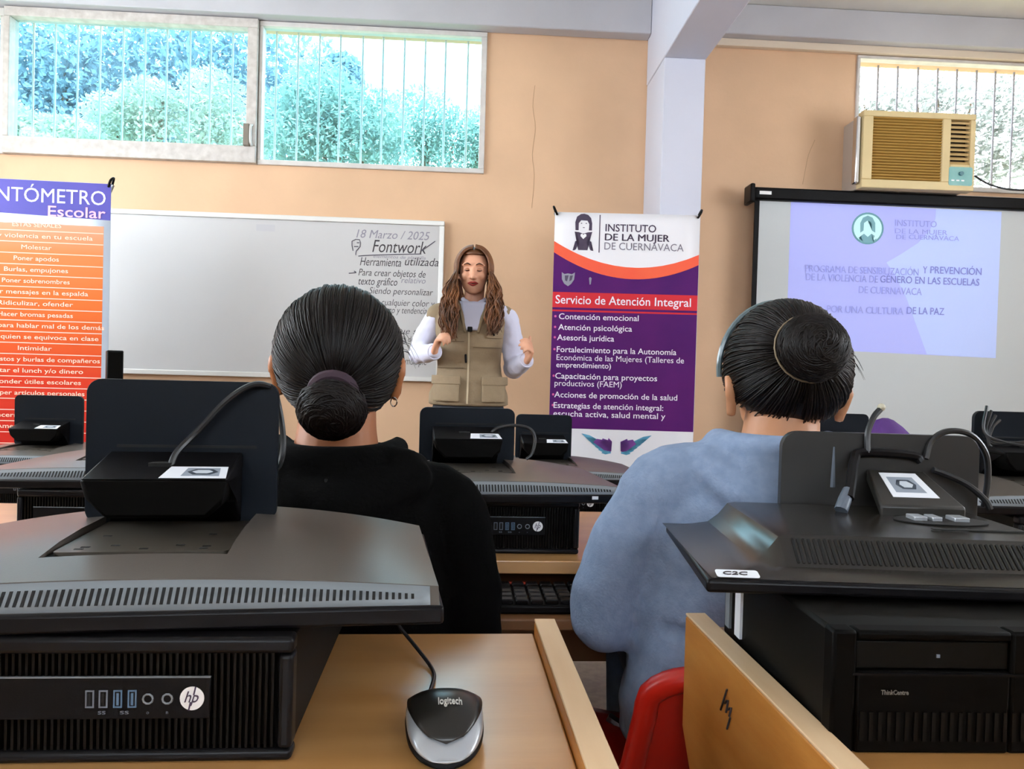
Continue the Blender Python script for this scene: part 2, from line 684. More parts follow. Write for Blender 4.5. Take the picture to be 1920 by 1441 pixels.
ML_BACK = leaf_mat('blue_green_leaves', '587A8C', '86A2AE', '86A2AE')
ML_LIGHT = leaf_mat('pale_flowering_leaves', '63897E', 'C4C2B0', '9DB0A0')
ML_MID = leaf_mat('fresh_green_leaves', '5C8785', '9CBAB0', '86A8A0')
ML_PALE = leaf_mat('sunlit_pale_leaves', '5F6A64', 'B4BAB4', '9AA29A')
M_BARK = mat('tree_bark', '6B5A48', 0.9, var=0.2)


def tree(name, label, cat, base, blobs, n, size, m, seed, trunk=0.09, group=None):
    t = thing(name, label, cat, base, 0, group)
    bl = [(V(c) - V(base), r) for c, r in blobs]
    o = obj('foliage', leaf_cloud(bl, n, size, seed), m, t, smooth=False)
    bm = BM()
    top = max(c.z for c, r in bl)
    tube(bm, [(0, 0, 0), (0.04, 0, top * .4), (-0.03, 0.03, top * .75), (0, 0, top)], [trunk, trunk * .8, trunk * .5, trunk * .2], 8, 3)
    for c, r in bl[:6]:
        tube(bm, [(0.02, 0, top * .45), (c.x * .5, c.y * .5, (c.z + top * .45) / 2), tuple(c)], [trunk * .5, trunk * .3, trunk * .12], 6, 3)
    obj('trunk', bm, M_BARK, t)
    return t


def blob(px, py, d, rx, rz, ry=0.4):
    p = P(px, py, d)
    return (tuple(p), (rx, ry, rz))


def ground(px, d):
    p = P(px, 400, d)
    return (p.x, p.y, 0.0)


hb = [blob(x, y, 9.6, 0.95, 0.8, .35) for x in range(-480, 600, 110) for y in (116 + x * .05, 250)] + [blob(640, 150, 9.6, .3, .36, .3)]
tree('tall_hedge', 'tall blue green hedge behind the paler trees outside the two left windows', 'hedge', ground(120, 9.6), hb, 42000, 0.055, ML_BACK, 3, .12)
tree('flowering_tree', 'pale flowering tree outside the latched window', 'tree', ground(300, 8.0),
     [blob(285, 200, 8.0, .35, .3), blob(215, 235, 8.0, .4, .35), blob(400, 190, 8.0, .38, .35), blob(330, 265, 8.0, .8, .3), blob(430, 265, 8.0, .45, .3)],
     11000, 0.03, ML_LIGHT, 5, group=None)
tree('flowering_tree', 'low pale shrubby tree at the left end of the latched window', 'tree', ground(60, 7.0),
     [blob(30, 255, 7.0, .4, .28), blob(110, 262, 7.0, .45, .22), blob(-40, 240, 7.0, .5, .4)], 6500, 0.03, ML_LIGHT, 6)
tree('green_tree', 'fresh green tree outside the window beside the whiteboard wall, under open sky', 'tree', ground(640, 7.0),
     [blob(600, 190, 7.0, .38, .4), blob(560, 240, 7.0, .5, .38), blob(690, 235, 7.0, .42, .36), blob(640, 280, 7.0, .7, .3)], 11000, 0.03, ML_MID, 7)
tree('green_tree', 'lower green tree at the far end of the window near the peach corner', 'tree', ground(800, 8.2),
     [blob(790, 225, 8.2, .45, .36), blob(850, 270, 8.2, .45, .4), blob(740, 270, 8.2, .6, .35), blob(905, 265, 8.2, .3, .38), blob(960, 280, 8.2, .4, .3)], 11000, 0.03, ML_MID, 8)
tree('pale_tree', 'sunlit pale tree behind the air conditioner window', 'tree', ground(1750, 7.2),
     [blob(x, y, 7.2, .45, .35) for x in (1620, 1720, 1820, 1920, 2010) for y in (195, 290)], 9000, 0.045, ML_PALE, 9)

# ------------------------------------------------------------------ whiteboard
tr = onY(838, 415, WY - 0.03)
br = onY(822, 716, WY - 0.03)
wbx0, wbx1, wbz0, wbz1 = onY(192, 550, WY - 0.03).x, (tr.x + br.x) / 2, br.z, tr.z
wb = thing('whiteboard', 'large wall whiteboard with handwritten notes behind the standing speaker', 'whiteboard', (wbx0, WY - 0.03, wbz0))
ww, wh = wbx1 - wbx0, wbz1 - wbz0
obj('writing_surface', bx(0.02, ww - 0.02, 0, 0.028, 0.02, wh - 0.02), mat('whiteboard_enamel', 'C4C2C1', 0.4, var=0.02, vscale=2), wb, 0.001)
obj('aluminium_frame', frame_mesh(0, ww, 0, wh, -0.012, 0.028, 0.03, 0.03, 0.03, 0.03), mat('board_frame', 'DEDCD8', 0.35, metal=0.2), wb, 0.004)


def wbt(px, py):
    p = onY(px, py, WY - 0.03)
    return p.x - wbx0, p.z - wbz0


def hand(items):
    out = []
    for s, xa, xb, y, h, wt in items:
        x0, z0 = wbt(xa, y)
        x1, _ = wbt(xb, y)
        out.append((s, x0, z0, h, 'l', x1 - x0, 0.25, wt))
    return out


text('handwriting', hand([('Fontwork', 698, 800, 472, .075, .0), ('Herramienta', 675, 752, 497, .05, .0), ('utilizada', 759, 822, 497, .05, .0),
                          ('Para crear objetos de', 672, 798, 516, .042, -.002), ('texto gráfico', 672, 745, 533, .046, .0),
                          ('Siendo personalizar', 692, 812, 550, .04, -.006), ('cualquier color y', 715, 815, 572, .04, -.006),
                          ('trazo y tendencia', 715, 800, 586, .04, -.006), ('que se', 742, 790, 625, .036, -.008), ('usa del', 745, 780, 640, .036, -.008),
                          ('texto, múltiple', 725, 800, 682, .045, -.008)]), M_INK, wb)
text('faded_handwriting', hand([('18 Marzo / 2025', 668, 806, 445, .05, 0), ('elementos de plantilla', 700, 798, 483, .02, 0), ('relativo', 752, 798, 530, .036, 0)]), M_INKF, wb)
bm = BM()
for pts in ([(662, 470), (660, 452), (674, 449), (675, 462), (668, 470), (667, 478)], [(669, 455), (674, 455)], [(654, 512), (668, 511), (664, 508)],
            [(664, 462), (672, 462)], [(790, 470), (802, 462), (816, 452)], [(672, 480), (700, 478), (790, 476)]):
    tube(bm, [(wbt(a, b)[0], -0.0012, wbt(a, b)[1]) for a, b in pts], 0.0028, 5, 2)
obj('drawn_mark', bm, mat('grey_marker', '5E5A66', 0.6), wb)
lx, lz = wbt(498, 427)
obj('maker_label', bx(lx - .055, lx + .055, -.0008, 0, lz - .02, lz + .02), mat('grey_label', 'BDBBBE', .5), wb)


# ------------------------------------------------------------------ banners
def banner_base(t, w, h, fabric, mk='banner_fabric'):
    bm = BM()
    n = 24
    for s in (0, 1):
        pass
    grid = [[bm.verts.new((-w / 2 + w * i / 8, 0.004 * math.sin(j * .7) * (0.2 + abs(i - 4) / 8) * 0.0, 0.06 + (h - 0.06) * j / n)) for j in range(n + 1)] for i in range(9)]
    for i in range(8):
        for j in range(n):
            bm.faces.new((grid[i][j], grid[i + 1][j], grid[i + 1][j + 1], grid[i][j + 1]))
    o = obj(mk, bm, fabric, t)
    so = o.modifiers.new('thickness', 'SOLIDIFY')
    so.thickness = 0.002
    so.offset = 1.0
    bm = BM()
    for sx in (-1, 1):
        tube(bm, [(sx * w / 2, 0.02, h), (0, 0.07, h * .5), (-sx * w / 2, 0.02, 0.05)], 0.007, 8, 6)
    obj('cross_pole', bm, M_METAL, t)
    bm = BM()
    tube(bm, [(0, 0.07, h * .5), (0, 0.4, 0.012)], 0.009, 8)
    tube(bm, [(0, 0.07, h * .45), (-.16, 0.05, 0.012)], 0.009, 8)
    tube(bm, [(0, 0.07, h * .45), (.16, 0.05, 0.012)], 0.009, 8)
    obj('stand_leg', bm, M_METAL, t)
    for sx in (-1, 1):
        bm = BM()
        tube(bm, [(sx * (w / 2 - 0.012), -0.004, h - 0.015), (sx * (w / 2 + 0.002), -0.018, h + 0.012), (sx * (w / 2 + 0.008), 0.006, h + 0.03), (sx * (w / 2 - .005), .02, h)], 0.006, 7, 3)
        obj('corner_hook', bm, M_BLK, t)


def shape(name, t, polys, m, layer, f=FRONT):
    if len(polys) > 1:
        return [shape(name, t, [p], m, layer, f) for p in polys]
    bm = BM()
    for p in polys:
        prism(bm, p, f, 0.0021, 0.0021 + 0.0007 * layer)
    return obj(name, bm, m, t, smooth=False)


# purple institute banner
bl, brr = P(1040, 398, 4.05), P(1313, 403, 4.05)
Wp, Hp = 0.785, (bl.z + brr.z) / 2
pc = (bl + brr) / 2
pb = thing('banner_stand', 'white and purple standing banner with bullet list beside the pillar', 'banner', (pc.x, pc.y, 0), R(-4.0))
banner_base(pb, Wp, Hp, mat('white_banner_vinyl', 'E8E6EA', 0.45))
K = 961.0


def bp(cx, cy):
    return ((cx - 205 - 370) / 740 * Wp, Hp - (cy - 140) / K)


def swoosh(y0, ym, y1, xm=600):
    out = []
    for i in range(25):
        u = i / 24
        x = 205 + 740 * u
        # quadratic through the three heights
        t = (xm - 205) / 740
        b = ((ym - y0) - (y1 - y0) * t * t) / (t - t * t)
        a = (y1 - y0) - b
        out.append((x, y0 + b * u + a * u * u))
    return out


s0 = swoosh(292, 420, 345, 620)
s1 = swoosh(350, 480, 398, 620)
M_PURP = mat('banner_purple', '451060', 0.6, color2='5C1468', vscale=2.5, spec=.2)
shape('printed_field', pb, [[bp(*q) for q in s1] + [bp(945, 1268), bp(205, 1268)]], M_PURP, 1)
shape('printed_curve', pb, [[bp(*q) for q in s0] + [bp(*q) for q in reversed(s1)]], mat('banner_orange', 'F2643A', 0.6, color2='EE4F33', vscale=3), 2)
shape('printed_title_bar', pb, [[bp(205, 556), bp(945, 556), bp(945, 636), bp(205, 636)], [bp(205, 648), bp(945, 648), bp(945, 657), bp(205, 657)]],
      mat('banner_red', 'D4303A', 0.6, spec=.2), 2)
def bt(s, cx, base, caph, width=None, wt=None, al='l'):
    x, z = bp(cx, base)
    return (s, x, z, caph / K, al, None if width is None else width / 740 * Wp, 0.0, wt)
M_BTXT = mat('banner_white_text', 'F1E9F4', 0.5)
text('title_lettering', [bt('Servicio de Atención', 220, 616, 44, 484, .007), bt('Integral', 728, 616, 44, 184, .007)], M_BTXT, pb, d=0.0043)
text('list_lettering', [bt(*q, .007) for q in (
    ('Contención emocional', 240, 697, 30, 408), ('Atención psicológica', 238, 753, 30, 378), ('Asesoría jurídica', 234, 807, 30, 292),
    ('Fortalecimiento para la Autonomía', 234, 869, 30, 612), ('Económica de las Mujeres (Talleres de', 234, 911, 30, 652), ('emprendimiento)', 234, 949, 28, 280),
    ('Capacitación para proyectos', 230, 1008, 30, 522), ('productivos (FAEM)', 228, 1046, 30, 344), ('Acciones de promoción de la salud', 228, 1106, 30, 630),
    ('Estrategias de atención integral:', 226, 1162, 30, 562), ('escucha activa, salud mental y', 226, 1205, 30, 574))], M_BTXT, pb, d=0.003)
shape('list_bullet', pb, [circ(*bp(222, y - 14), .0065, n=10) for y in (697, 753, 807, 869, 1008, 1106, 1162)], mat('bullet_pink', 'D85A9A', .5), 2)
M_DK = mat('banner_dark_print', '3B2B45', 0.5)
text('logo_lettering', [bt('INSTITUTO', 465, 234, 38, 258, .010), bt('DE LA MUJER', 463, 281, 36, 328, 0), bt('DE LA MUJER', 465, 281.5, 36, 328, 0)], M_DK, pb, d=0.003)
text('logo_lettering_thin', [bt('DE CUERNAVACA', 462, 329, 38, 404, 0)], mat('banner_grey_print', '77717E', .5), pb, d=0.003)
shape('logo_divider', pb, [[bp(433, 150), bp(438, 150), bp(438, 346), bp(433, 346)]], M_DK, 1)
shape('logo_figure', pb, [  # round-haired figure in a dark dress holding a heart
    [bp(*q) for q in [(312, 232), (310, 190), (318, 162), (338, 148), (355, 146), (375, 152), (390, 168), (396, 195), (396, 232), (380, 232), (382, 200), (372, 182), (340, 180), (328, 196), (328, 232)]],
    [bp(*q) for q in [(330, 242), (352, 250), (376, 242), (398, 240), (392, 262), (374, 280), (376, 335), (328, 335), (332, 280), (314, 262), (308, 240)]]], M_DK, 2)
shape('logo_heart', pb, [[bp(*q) for q in [(353, 278), (338, 262), (340, 252), (348, 250), (353, 256), (359, 250), (367, 252), (369, 262)]]], M_WHITE, 3)
shape('logo_side_figure', pb, [[bp(*q) for q in [(312, 290), (322, 286), (320, 300), (324, 312), (318, 330), (312, 336), (300, 338), (314, 322), (314, 306)]],
                               [bp(*q) for q in [(394, 290), (384, 286), (386, 300), (382, 312), (388, 330), (394, 336), (406, 338), (392, 322), (392, 306)]]], M_DK, 2)
shape('logo_face', pb, [circ(*bp(342, 196), .004, .0025, n=10), circ(*bp(366, 196), .004, .0025, n=10), circ(*bp(354, 218), .006, .002, n=10)], M_DK, 2)
M_CREST = mat('crest_grey', '8F8C9A', .5)
shape('crest_print', pb, [[bp(*q) for q in [(248, 452), (262, 462), (280, 458), (300, 462), (316, 452), (312, 490), (298, 512), (282, 525), (262, 512), (250, 490)]]], M_CREST, 2)
shape('crest_detail', pb, [[bp(*q) for q in [(264, 470), (284, 468), (276, 500), (266, 495)]], [bp(*q) for q in [(290, 470), (306, 468), (300, 492), (288, 500)]]], mat('crest_dark', '4A3F58', .5), 3)
shape('small_emblem', pb, [[bp(*q) for q in [(388, 480), (394, 474), (402, 480), (398, 486), (398, 512), (392, 514), (392, 488)]]], M_CREST, 2)
wing_t, wing_p = [], []
for s in (-1, 1):
    for k in range(7):
        u = k / 6
        c = 553
        root = (c + s * (28 + 60 * u), 1340 + 40 * (1 - u))
        tip = (c + s * (75 + 105 * u), 1392 - 100 * u)
        dx, dy = tip[0] - root[0], tip[1] - root[1]
        L = math.hypot(dx, dy)
        nx, ny = -dy / L * 12, dx / L * 12
        wing_t.append([bp(*q) for q in [(root[0] - nx, root[1] - ny), (root[0] + dx * .6 - nx, root[1] + dy * .6 - ny), tip, (root[0] + dx * .6 + nx, root[1] + dy * .6 + ny), (root[0] + nx, root[1] + ny)]])
    for k in range(5):
        u = k / 4
        c = 553
        a = [(c + s * 22, 1330), (c + s * (40 + 60 * u), 1312 + 6 * u), (c + s * (52 + 66 * u), 1336 + 18 * (1 - u)), (c + s * (30 + 30 * u), 1385 - 8 * u), (c + s * 24, 1380)]
        wing_p.append([bp(*q) for q in a])
shape('wing_print', pb, wing_t, mat('wing_teal', '3F86A8', .5, color2='62A9C6', vscale=20), 2)
shape('wing_print_inner', pb, wing_p[::2], mat('wing_purple', '5B2A80', .5, color2='7B3A92', vscale=18), 3)

# orange scale banner
oc = P(209, 345, 3.6)
oz = R(2.8)
Wo, Ho = 0.80, oc.z
ob = thing('banner_stand', 'tall orange and red standing banner with ruled rows at the end of the whiteboard', 'banner',
           (oc.x - Wo / 2 * math.cos(oz), oc.y - Wo / 2 * math.sin(oz), 0), oz)
banner_base(ob, Wo, Ho, mat('pale_blue_banner_vinyl', 'C9D6E6', 0.45))
KO = 1038.0


def op(cx, cy):
    return (Wo / 2 - (562 - cx) / KO, Ho - (cy - 48) / KO)


rows = BM()
lx0, lx1 = op(530, 0)[0] - 0.735, op(530, 0)[0]
zr1, zr0 = op(0, 262)[1], 0.12
shape('printed_header', ob, [[(-Wo / 2 + .001, Ho - .001), (Wo / 2 - .001, Ho - .001), (Wo / 2 - .001, op(0, 230)[1]), (-Wo / 2 + .001, op(0, 206)[1])]],
      mat('banner_blue', '3A3A96', .6, color2='4A3FA0', vscale=3), 1)
mg = bpy.data.materials.new('orange_to_red_print')
mg.use_nodes = True
nt = mg.node_tree
tc = nt.nodes.new('ShaderNodeTexCoord')
sp = nt.nodes.new('ShaderNodeSeparateXYZ')
mr = nt.nodes.new('ShaderNodeMapRange')
mr.inputs[1].default_value, mr.inputs[2].default_value = zr1, 0.55
rp = nt.nodes.new('ShaderNodeValToRGB')
rp.color_ramp.elements[0].color = lin('DC9474')
rp.color_ramp.elements[1].color = lin('B8161A')
for pos, c in ((.12, 'D97A42'), (.3, 'D26826'), (.48, 'D0521A'), (.64, 'CC3417')):
    e = rp.color_ramp.elements.new(pos)
    e.color = lin(c)
nt.links.new(tc.outputs['Object'], sp.inputs[0])
nt.links.new(sp.outputs[2], mr.inputs[0])
nt.links.new(mr.outputs[0], rp.inputs[0])
nt.links.new(rp.outputs[0], nt.nodes['Principled BSDF'].inputs['Base Color'])
nt.nodes['Principled BSDF'].inputs['Roughness'].default_value = .6
nt.nodes['Principled BSDF'].inputs['Specular IOR Level'].default_value = .2
shape('printed_scale', ob, [[(lx0, zr0), (lx1, zr0), (lx1, zr1), (lx0, zr1)]], mg, 1)
M_RULE = mat('pale_rule_print', 'F2C3AE', .5)
lines, z = [], zr1 - 0.035
zz = []
while z > zr0 + .03:
    lines.append([(lx0, z - .002), (lx1, z - .002), (lx1, z + .002), (lx0, z + .002)])
    zz.append(z)
    z -= 0.0535
shape('printed_rule', ob, lines, M_RULE, 2)
rowtxt = ['ESTAS SEÑALES', 'si hay violencia en tu escuela', 'Molestar', 'Poner apodos', 'Burlas, empujones', 'Poner sobrenombres', 'Dejar mensajes en la espalda', 'Ridiculizar, ofender',
          'Hacer bromas pesadas', 'Inventar para hablar mal de los demás', 'Reír de quien se equivoca en clase', 'Intimidar', 'Hacer gestos y burlas de compañeros',
          'Quitar el lunch y/o dinero', 'Esconder útiles escolares', 'Romper artículos personales', 'Empujar', 'Encerrar en sanitarios', 'Amenazar a él o ella', 'Golpear', 'Patear', 'Acosar']
it = []
cxm = op(215, 0)[0]
for i, s in enumerate(rowtxt):
    zc = zz[i - 1] if i else zz[0] + .0535
    w = min(.017 * len(s), .66)
    it.append((s, cxm, zc - .035, .021, 'c', w, 0, .006))
text('row_lettering', it, mat('pale_peach_print', 'F6CDB4', .5), ob, d=.0036)
x1, z1 = op(537, 160)
text('header_lettering', [('VIOLENTÓMETRO', x1, op(0, 156)[1], .068, 'r', .745, 0, .0)], mat('header_white', 'E6E8FA', .5), ob, d=.0031)
text('header_script', [('Escolar', op(538, 0)[0], op(0, 222)[1], .050, 'r', .262, 0.0, .008)], mat('header_pink', 'F0AFC4', .5), ob, d=.004)

# ------------------------------------------------------------------ projection screen
YS = 4.47
c0 = onY(1408, 367, YS)
sx0, sx1 = onY(1412, 480, YS).x, 3.75
ztop = onY(1420, 376, YS).z
zs0 = 0.62
ps = thing('projection_screen', 'pull-down projection screen in a black case showing a pale lilac slide', 'projection screen', (sx0, YS, 0))
sw = sx1 - sx0
obj('screen_fabric', bx(0.012, sw - .01, 0.0, 0.004, zs0, ztop), mat('screen_fabric', 'C6CACB', .7), ps, smooth=False)
obj('screen_border', bx(0, 0.028, -0.004, 0.006, zs0, ztop), M_BLK, ps)
obj('screen_border', bx(sw - .028, sw, -0.004, 0.006, zs0, ztop), M_BLK, ps)
obj('screen_case', bx(-0.02, sw + .05, -0.04, 0.06, ztop, ztop + 0.075), M_BLK, ps, 0.012)
bm = bx(-0.045, -0.015, -0.05, 0.07, ztop - .02, ztop + .095)
obj('case_end_cap', bm, M_BLKG, ps, 0.01)
obj('case_label', bx(.012, .085, -.0408, -.04, ztop + .03, ztop + .05), M_WHITE, ps)
obj('weight_bar', bx(0, sw, -.012, .014, zs0 - .035, zs0), M_BLK, ps, .006)
for x in (.3, sw - .3):
    obj('wall_bracket', box(BM(), (x, .09, ztop + .05), (.03, .075, .03)), M_BLK, ps)


def sp_(px, py):
    p = onY(px, py, YS - .002)
    return p.x - sx0, p.z


def proj(name, polys, c, layer, e=0.72):
    bm = BM()
    for p in polys:
        prism(bm, [sp_(*q) for q in p], FRONT, .0005, .0005 + .0004 * layer)
    return obj(name, bm, mat('light_' + c, c, .8, emit=e, spec=0.0), ps, smooth=False)


EM = 0.16
proj('projected_slide', [[(1483, 378), (1878, 397), (1867, 671), (1474, 652)]], 'B3B8F6', 1, EM)
rgt = [(1755, 391), (1878, 397), (1867, 671), (1738, 664), (1722, 620), (1700, 560), (1676, 512), (1662, 492), (1690, 476), (1722, 455), (1744, 430), (1754, 410)]
proj('projected_light_shape', [rgt], 'BCCBFA', 2, EM)
proj('projected_emblem', [[(1627 + 30 * math.cos(R(a)), 428 + 30 * math.sin(R(a))) for a in range(0, 360, 12)]], '6E9BA6', 3, EM)
proj('projected_emblem_disc', [[(1627 + 26.5 * math.cos(R(a)), 428 + 26.5 * math.sin(R(a))) for a in range(0, 360, 12)]], 'C9F2F2', 4, EM)
fig = [[(1613, 436), (1613, 418), (1618, 408), (1627, 404), (1636, 408), (1641, 418), (1641, 436), (1635, 432), (1634, 418), (1627, 413), (1620, 418), (1619, 432)],
       [(1614, 442), (1620, 438), (1627, 444), (1634, 438), (1640, 442), (1636, 452), (1644, 446), (1640, 454), (1627, 455), (1614, 454), (1610, 446), (1618, 452)]]
proj('projected_emblem_figure', fig, '7CA9B2', 5, EM)
def pj(s, xa, xb, y, h, wt=.006):
    x0, z0 = sp_(xa, y)
    x1, _ = sp_(xb, y)
    return (s, x0, z0, h, 'l', x1 - x0, 0, wt)
text('projected_lettering', [pj('PROGRAMA DE SENSIBILIZACIÓN', 1510, 1722, 508 + 1, .043), pj('DE LA VIOLENCIA DE', 1511, 1646, 525, .043),
                             pj('DE CUERNAVACA', 1610, 1728, 549, .043), pj('POR UNA CULTURA', 1550, 1694, 585, .043),
                             pj('INSTITUTO', 1678, 1756, 423, .038), pj('DE LA MUJER', 1678, 1776, 437, .03), pj('DE', 1680, 1698, 448, .028, 0), pj('CUERNAVACA', 1704, 1798, 448, .028, 0)],
     mat('slide_text_pale', 'A3A8E2', .8, emit=.12, spec=0), ps, d=.004)
text('projected_lettering_dark', [pj('Y', 1730, 1738, 512, .043), pj('PREVENCIÓN', 1744, 1840, 512, .043), pj('GÉNERO EN LAS ESCUELAS', 1650, 1836, 529, .043), pj('DE LA PAZ', 1700, 1770, 588, .043)],
     mat('slide_text_dark', '8D91D0', .8, emit=.1, spec=0), ps, d=.004)

# ------------------------------------------------------------------ window air conditioner
a0 = P(1717, 356, 4.45)
ac = thing('air_conditioner', 'beige window air conditioner above the projection screen', 'air conditioner', tuple(a0), R(-1.0))
aw, ah, ad = 0.68, 0.455, 0.40
M_BEIGE = mat('aged_beige_plastic', 'D3BC8B', .5, var=.05)
M_GRILL = mat('ochre_grille', 'A9823E', .5)
M_ACS = mat('grey_steel_case', 'C6BCB2', .45, metal=.3)
obj('case', bx(-aw / 2 + .012, aw / 2 - .012, .05, ad, .008, ah - .01), M_ACS, ac, .006)
fb = BM()
gx0, gx1 = -aw / 2 + .06, aw / 2 - .20
gz0, gz1 = .05, ah - .035
for r_ in ((-aw / 2, aw / 2, 0, gz0), (-aw / 2, aw / 2, gz1, ah), (-aw / 2, gx0, gz0, gz1), (gx1, gx1 + .05, gz0, gz1), (aw / 2 - .03, aw / 2, gz0, gz1), (gx1 + .05, aw / 2 - .03, gz0, .155)):
    bx(r_[0], r_[1], -.02, .05, r_[2], r_[3], fb)
obj('front_panel', fb, M_BEIGE, ac, .004)
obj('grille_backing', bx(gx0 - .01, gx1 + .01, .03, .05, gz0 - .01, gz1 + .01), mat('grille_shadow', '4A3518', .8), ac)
gb = BM()
n = 22
for k in range(n):
    z = gz0 + (k + .5) * (gz1 - gz0) / n
    box(gb, ((gx0 + gx1) / 2, -.002, z), (gx1 - gx0, .022, .0085), Matrix.Rotation(R(-25), 3, 'X'))
obj('grille_slat', gb, M_GRILL, ac)
ox0, ox1, oz0, oz1 = gx1 + .05, aw / 2 - .03, .155, ah - .035
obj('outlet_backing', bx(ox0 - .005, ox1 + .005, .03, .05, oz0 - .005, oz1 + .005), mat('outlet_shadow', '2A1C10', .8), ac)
gb = BM()
for k in range(10):
    z = oz0 + (k + .5) * (oz1 - oz0) / 10
    box(gb, ((ox0 + ox1) / 2, 0, z), (ox1 - ox0, .024, .012), Matrix.Rotation(R(30), 3, 'X'))
obj('outlet_louver', gb, mat('louver_beige', 'BFA069', .5), ac)
shape_ = rrect(gx1 + .045, aw / 2 - .012, .03, .14, .012)
bm = BM()
prism(bm, shape_, FRONT, .02, .0215)
obj('control_panel', bm, mat('teal_control_panel', '6FA9A6', .4, color2='86B5AE', vscale=14), ac, smooth=False)
bm = BM()
prism(bm, circ((gx1 + aw / 2) / 2 + .016, .1, .012), FRONT, .0215, .034)
obj('control_knob', bm, mat('knob_teal', '4C7A82', .4), ac)
bm = BM()
for k in (0, 1, 2):
    box(bm, (gx1 + .07 + .03 * k, -.02, .06), (.018, .004, .008))
obj('control_button', bm, M_WHITE, ac)
bm = bx(-aw / 2 - .03, -aw / 2 - .004, .0, .05, .03, ah - .03)
obj('side_rail', bm, M_CHROME, ac, .006)
bm = bx(-aw / 2 - .05, aw / 2 - .04, .105, ad, -.022, .0)
obj('mounting_shelf', bm, mat('brown_mount', '8A7148', .6), ac)
bm = BM()
tube(bm, [P(1826, 330, 4.55) - a0, P(1850, 345, 4.6) - a0, P(1885, 355, 4.6) - a0, P(1930, 358, 4.62) - a0], .006, 7, 5)
obj('power_cable', bm, M_CABLE, ac)

# ------------------------------------------------------------------ desks
def desk(label, loc, rz, w, d, h, tray=False, board_front=True, group=None):
    """loc = far right top corner region: origin at the middle of the far edge on the floor; local -y comes towards the viewer"""
    t = thing('desk', label, 'desk', loc, rz, group)
    obj('desk_top', bx(-w / 2 + .027, w / 2 - .027, -d, 0, h - .025, h), M_WOOD, t, .002)
    for s in (-1, 1):
        x = s * (w / 2 - .013)
        pts = [(0.0, h + .015), (0.0, h - .135), (-.10, h - .26), (-.14, 0.03), (-d + .14, 0.03), (-d + .10, h - .26), (-d, h - .135), (-d, h + .015)]
        bm = BM()
        prism(bm, pts, SIDE, x - .013, x + .013)
        o = obj('side_board', bm, M_WOODS, t, .003)
        bm = bx(x - .0132, x + .0132, -d - .0005, .0005, h + .0152, h + .0185)
        obj('board_lip', bm, M_WOODL, o, .001)
    obj('modesty_panel', bx(-w / 2 + .027, w / 2 - .027, -.165, -.15, h - .32, h - .026), M_WOODD, t)
    bm = BM()
    obj('foot_rail', bx(-w / 2 + .026, w / 2 - .026, -.12, -.09, .12, .16), M_METAL, t, .003)
    if tray:
        obj('keyboard_tray', bx(-w / 2 + .06, w / 2 - .06, -d - .14, -d + .16, h - .083, h - .063), M_WOODD, t, .003)
    return t


def at(px, py, z):
    return onZ(px, py, z)


def ax(rz, x, y):
    return V((x * math.cos(rz) - y * math.sin(rz), x * math.sin(rz) + y * math.cos(rz), 0))


ZD = 0.758          # near desks
ZM = 0.737          # second row
ZR = 0.66           # third row
rzd = R(2.0)
# near desk that carries the mouse: its far right corner is fixed by the photo
c = onZ(1040, 1160, ZD + .018)
Wd = 1.25
o_ = c + ax(rzd, -Wd / 2, 0)
desk_near = desk('honey wooden desk carrying the computer mouse, with a pale raised end board', (o_.x, o_.y, 0), rzd, Wd, 0.62, ZD)
c = onZ(1286, 1149, ZD + .018)
o_ = c + ax(rzd, Wd / 2, 0)
desk_near2 = desk('wooden desk whose pale side board carries an ink scribble, by the red chair', (o_.x, o_.y, 0), rzd, Wd, 0.62, ZD)

# ink scribbles on that side board (outer face)
bm = BM()
sx_ = -Wd / 2 - .0005
def sb(px, py):
    # a point on the outer face of the board, local coordinates
    r = fwd + RT * ((px - IW / 2) / FPX) - UP * ((py - IH / 2) / FPX)
    org = V((o_.x, o_.y, 0))
    xa = ax(rzd, 1, 0)
    k = (sx_ - (CAM - org).dot(xa)) / r.dot(xa)
    p = CAM + r * k - org
    return V((sx_ - .0006, p.dot(ax(rzd, 0, 1)), p.z))
for pts in ([(1364, 1292), (1352, 1330)], [(1360, 1318), (1366, 1312), (1362, 1335)], [(1366, 1330), (1372, 1326), (1368, 1342)], [(1370, 1345), (1364, 1366)]):
    tube(bm, [sb(*q) for q in pts], .0012, 5, 2)
obj('ink_scribble', bm, M_INK, desk_near2)

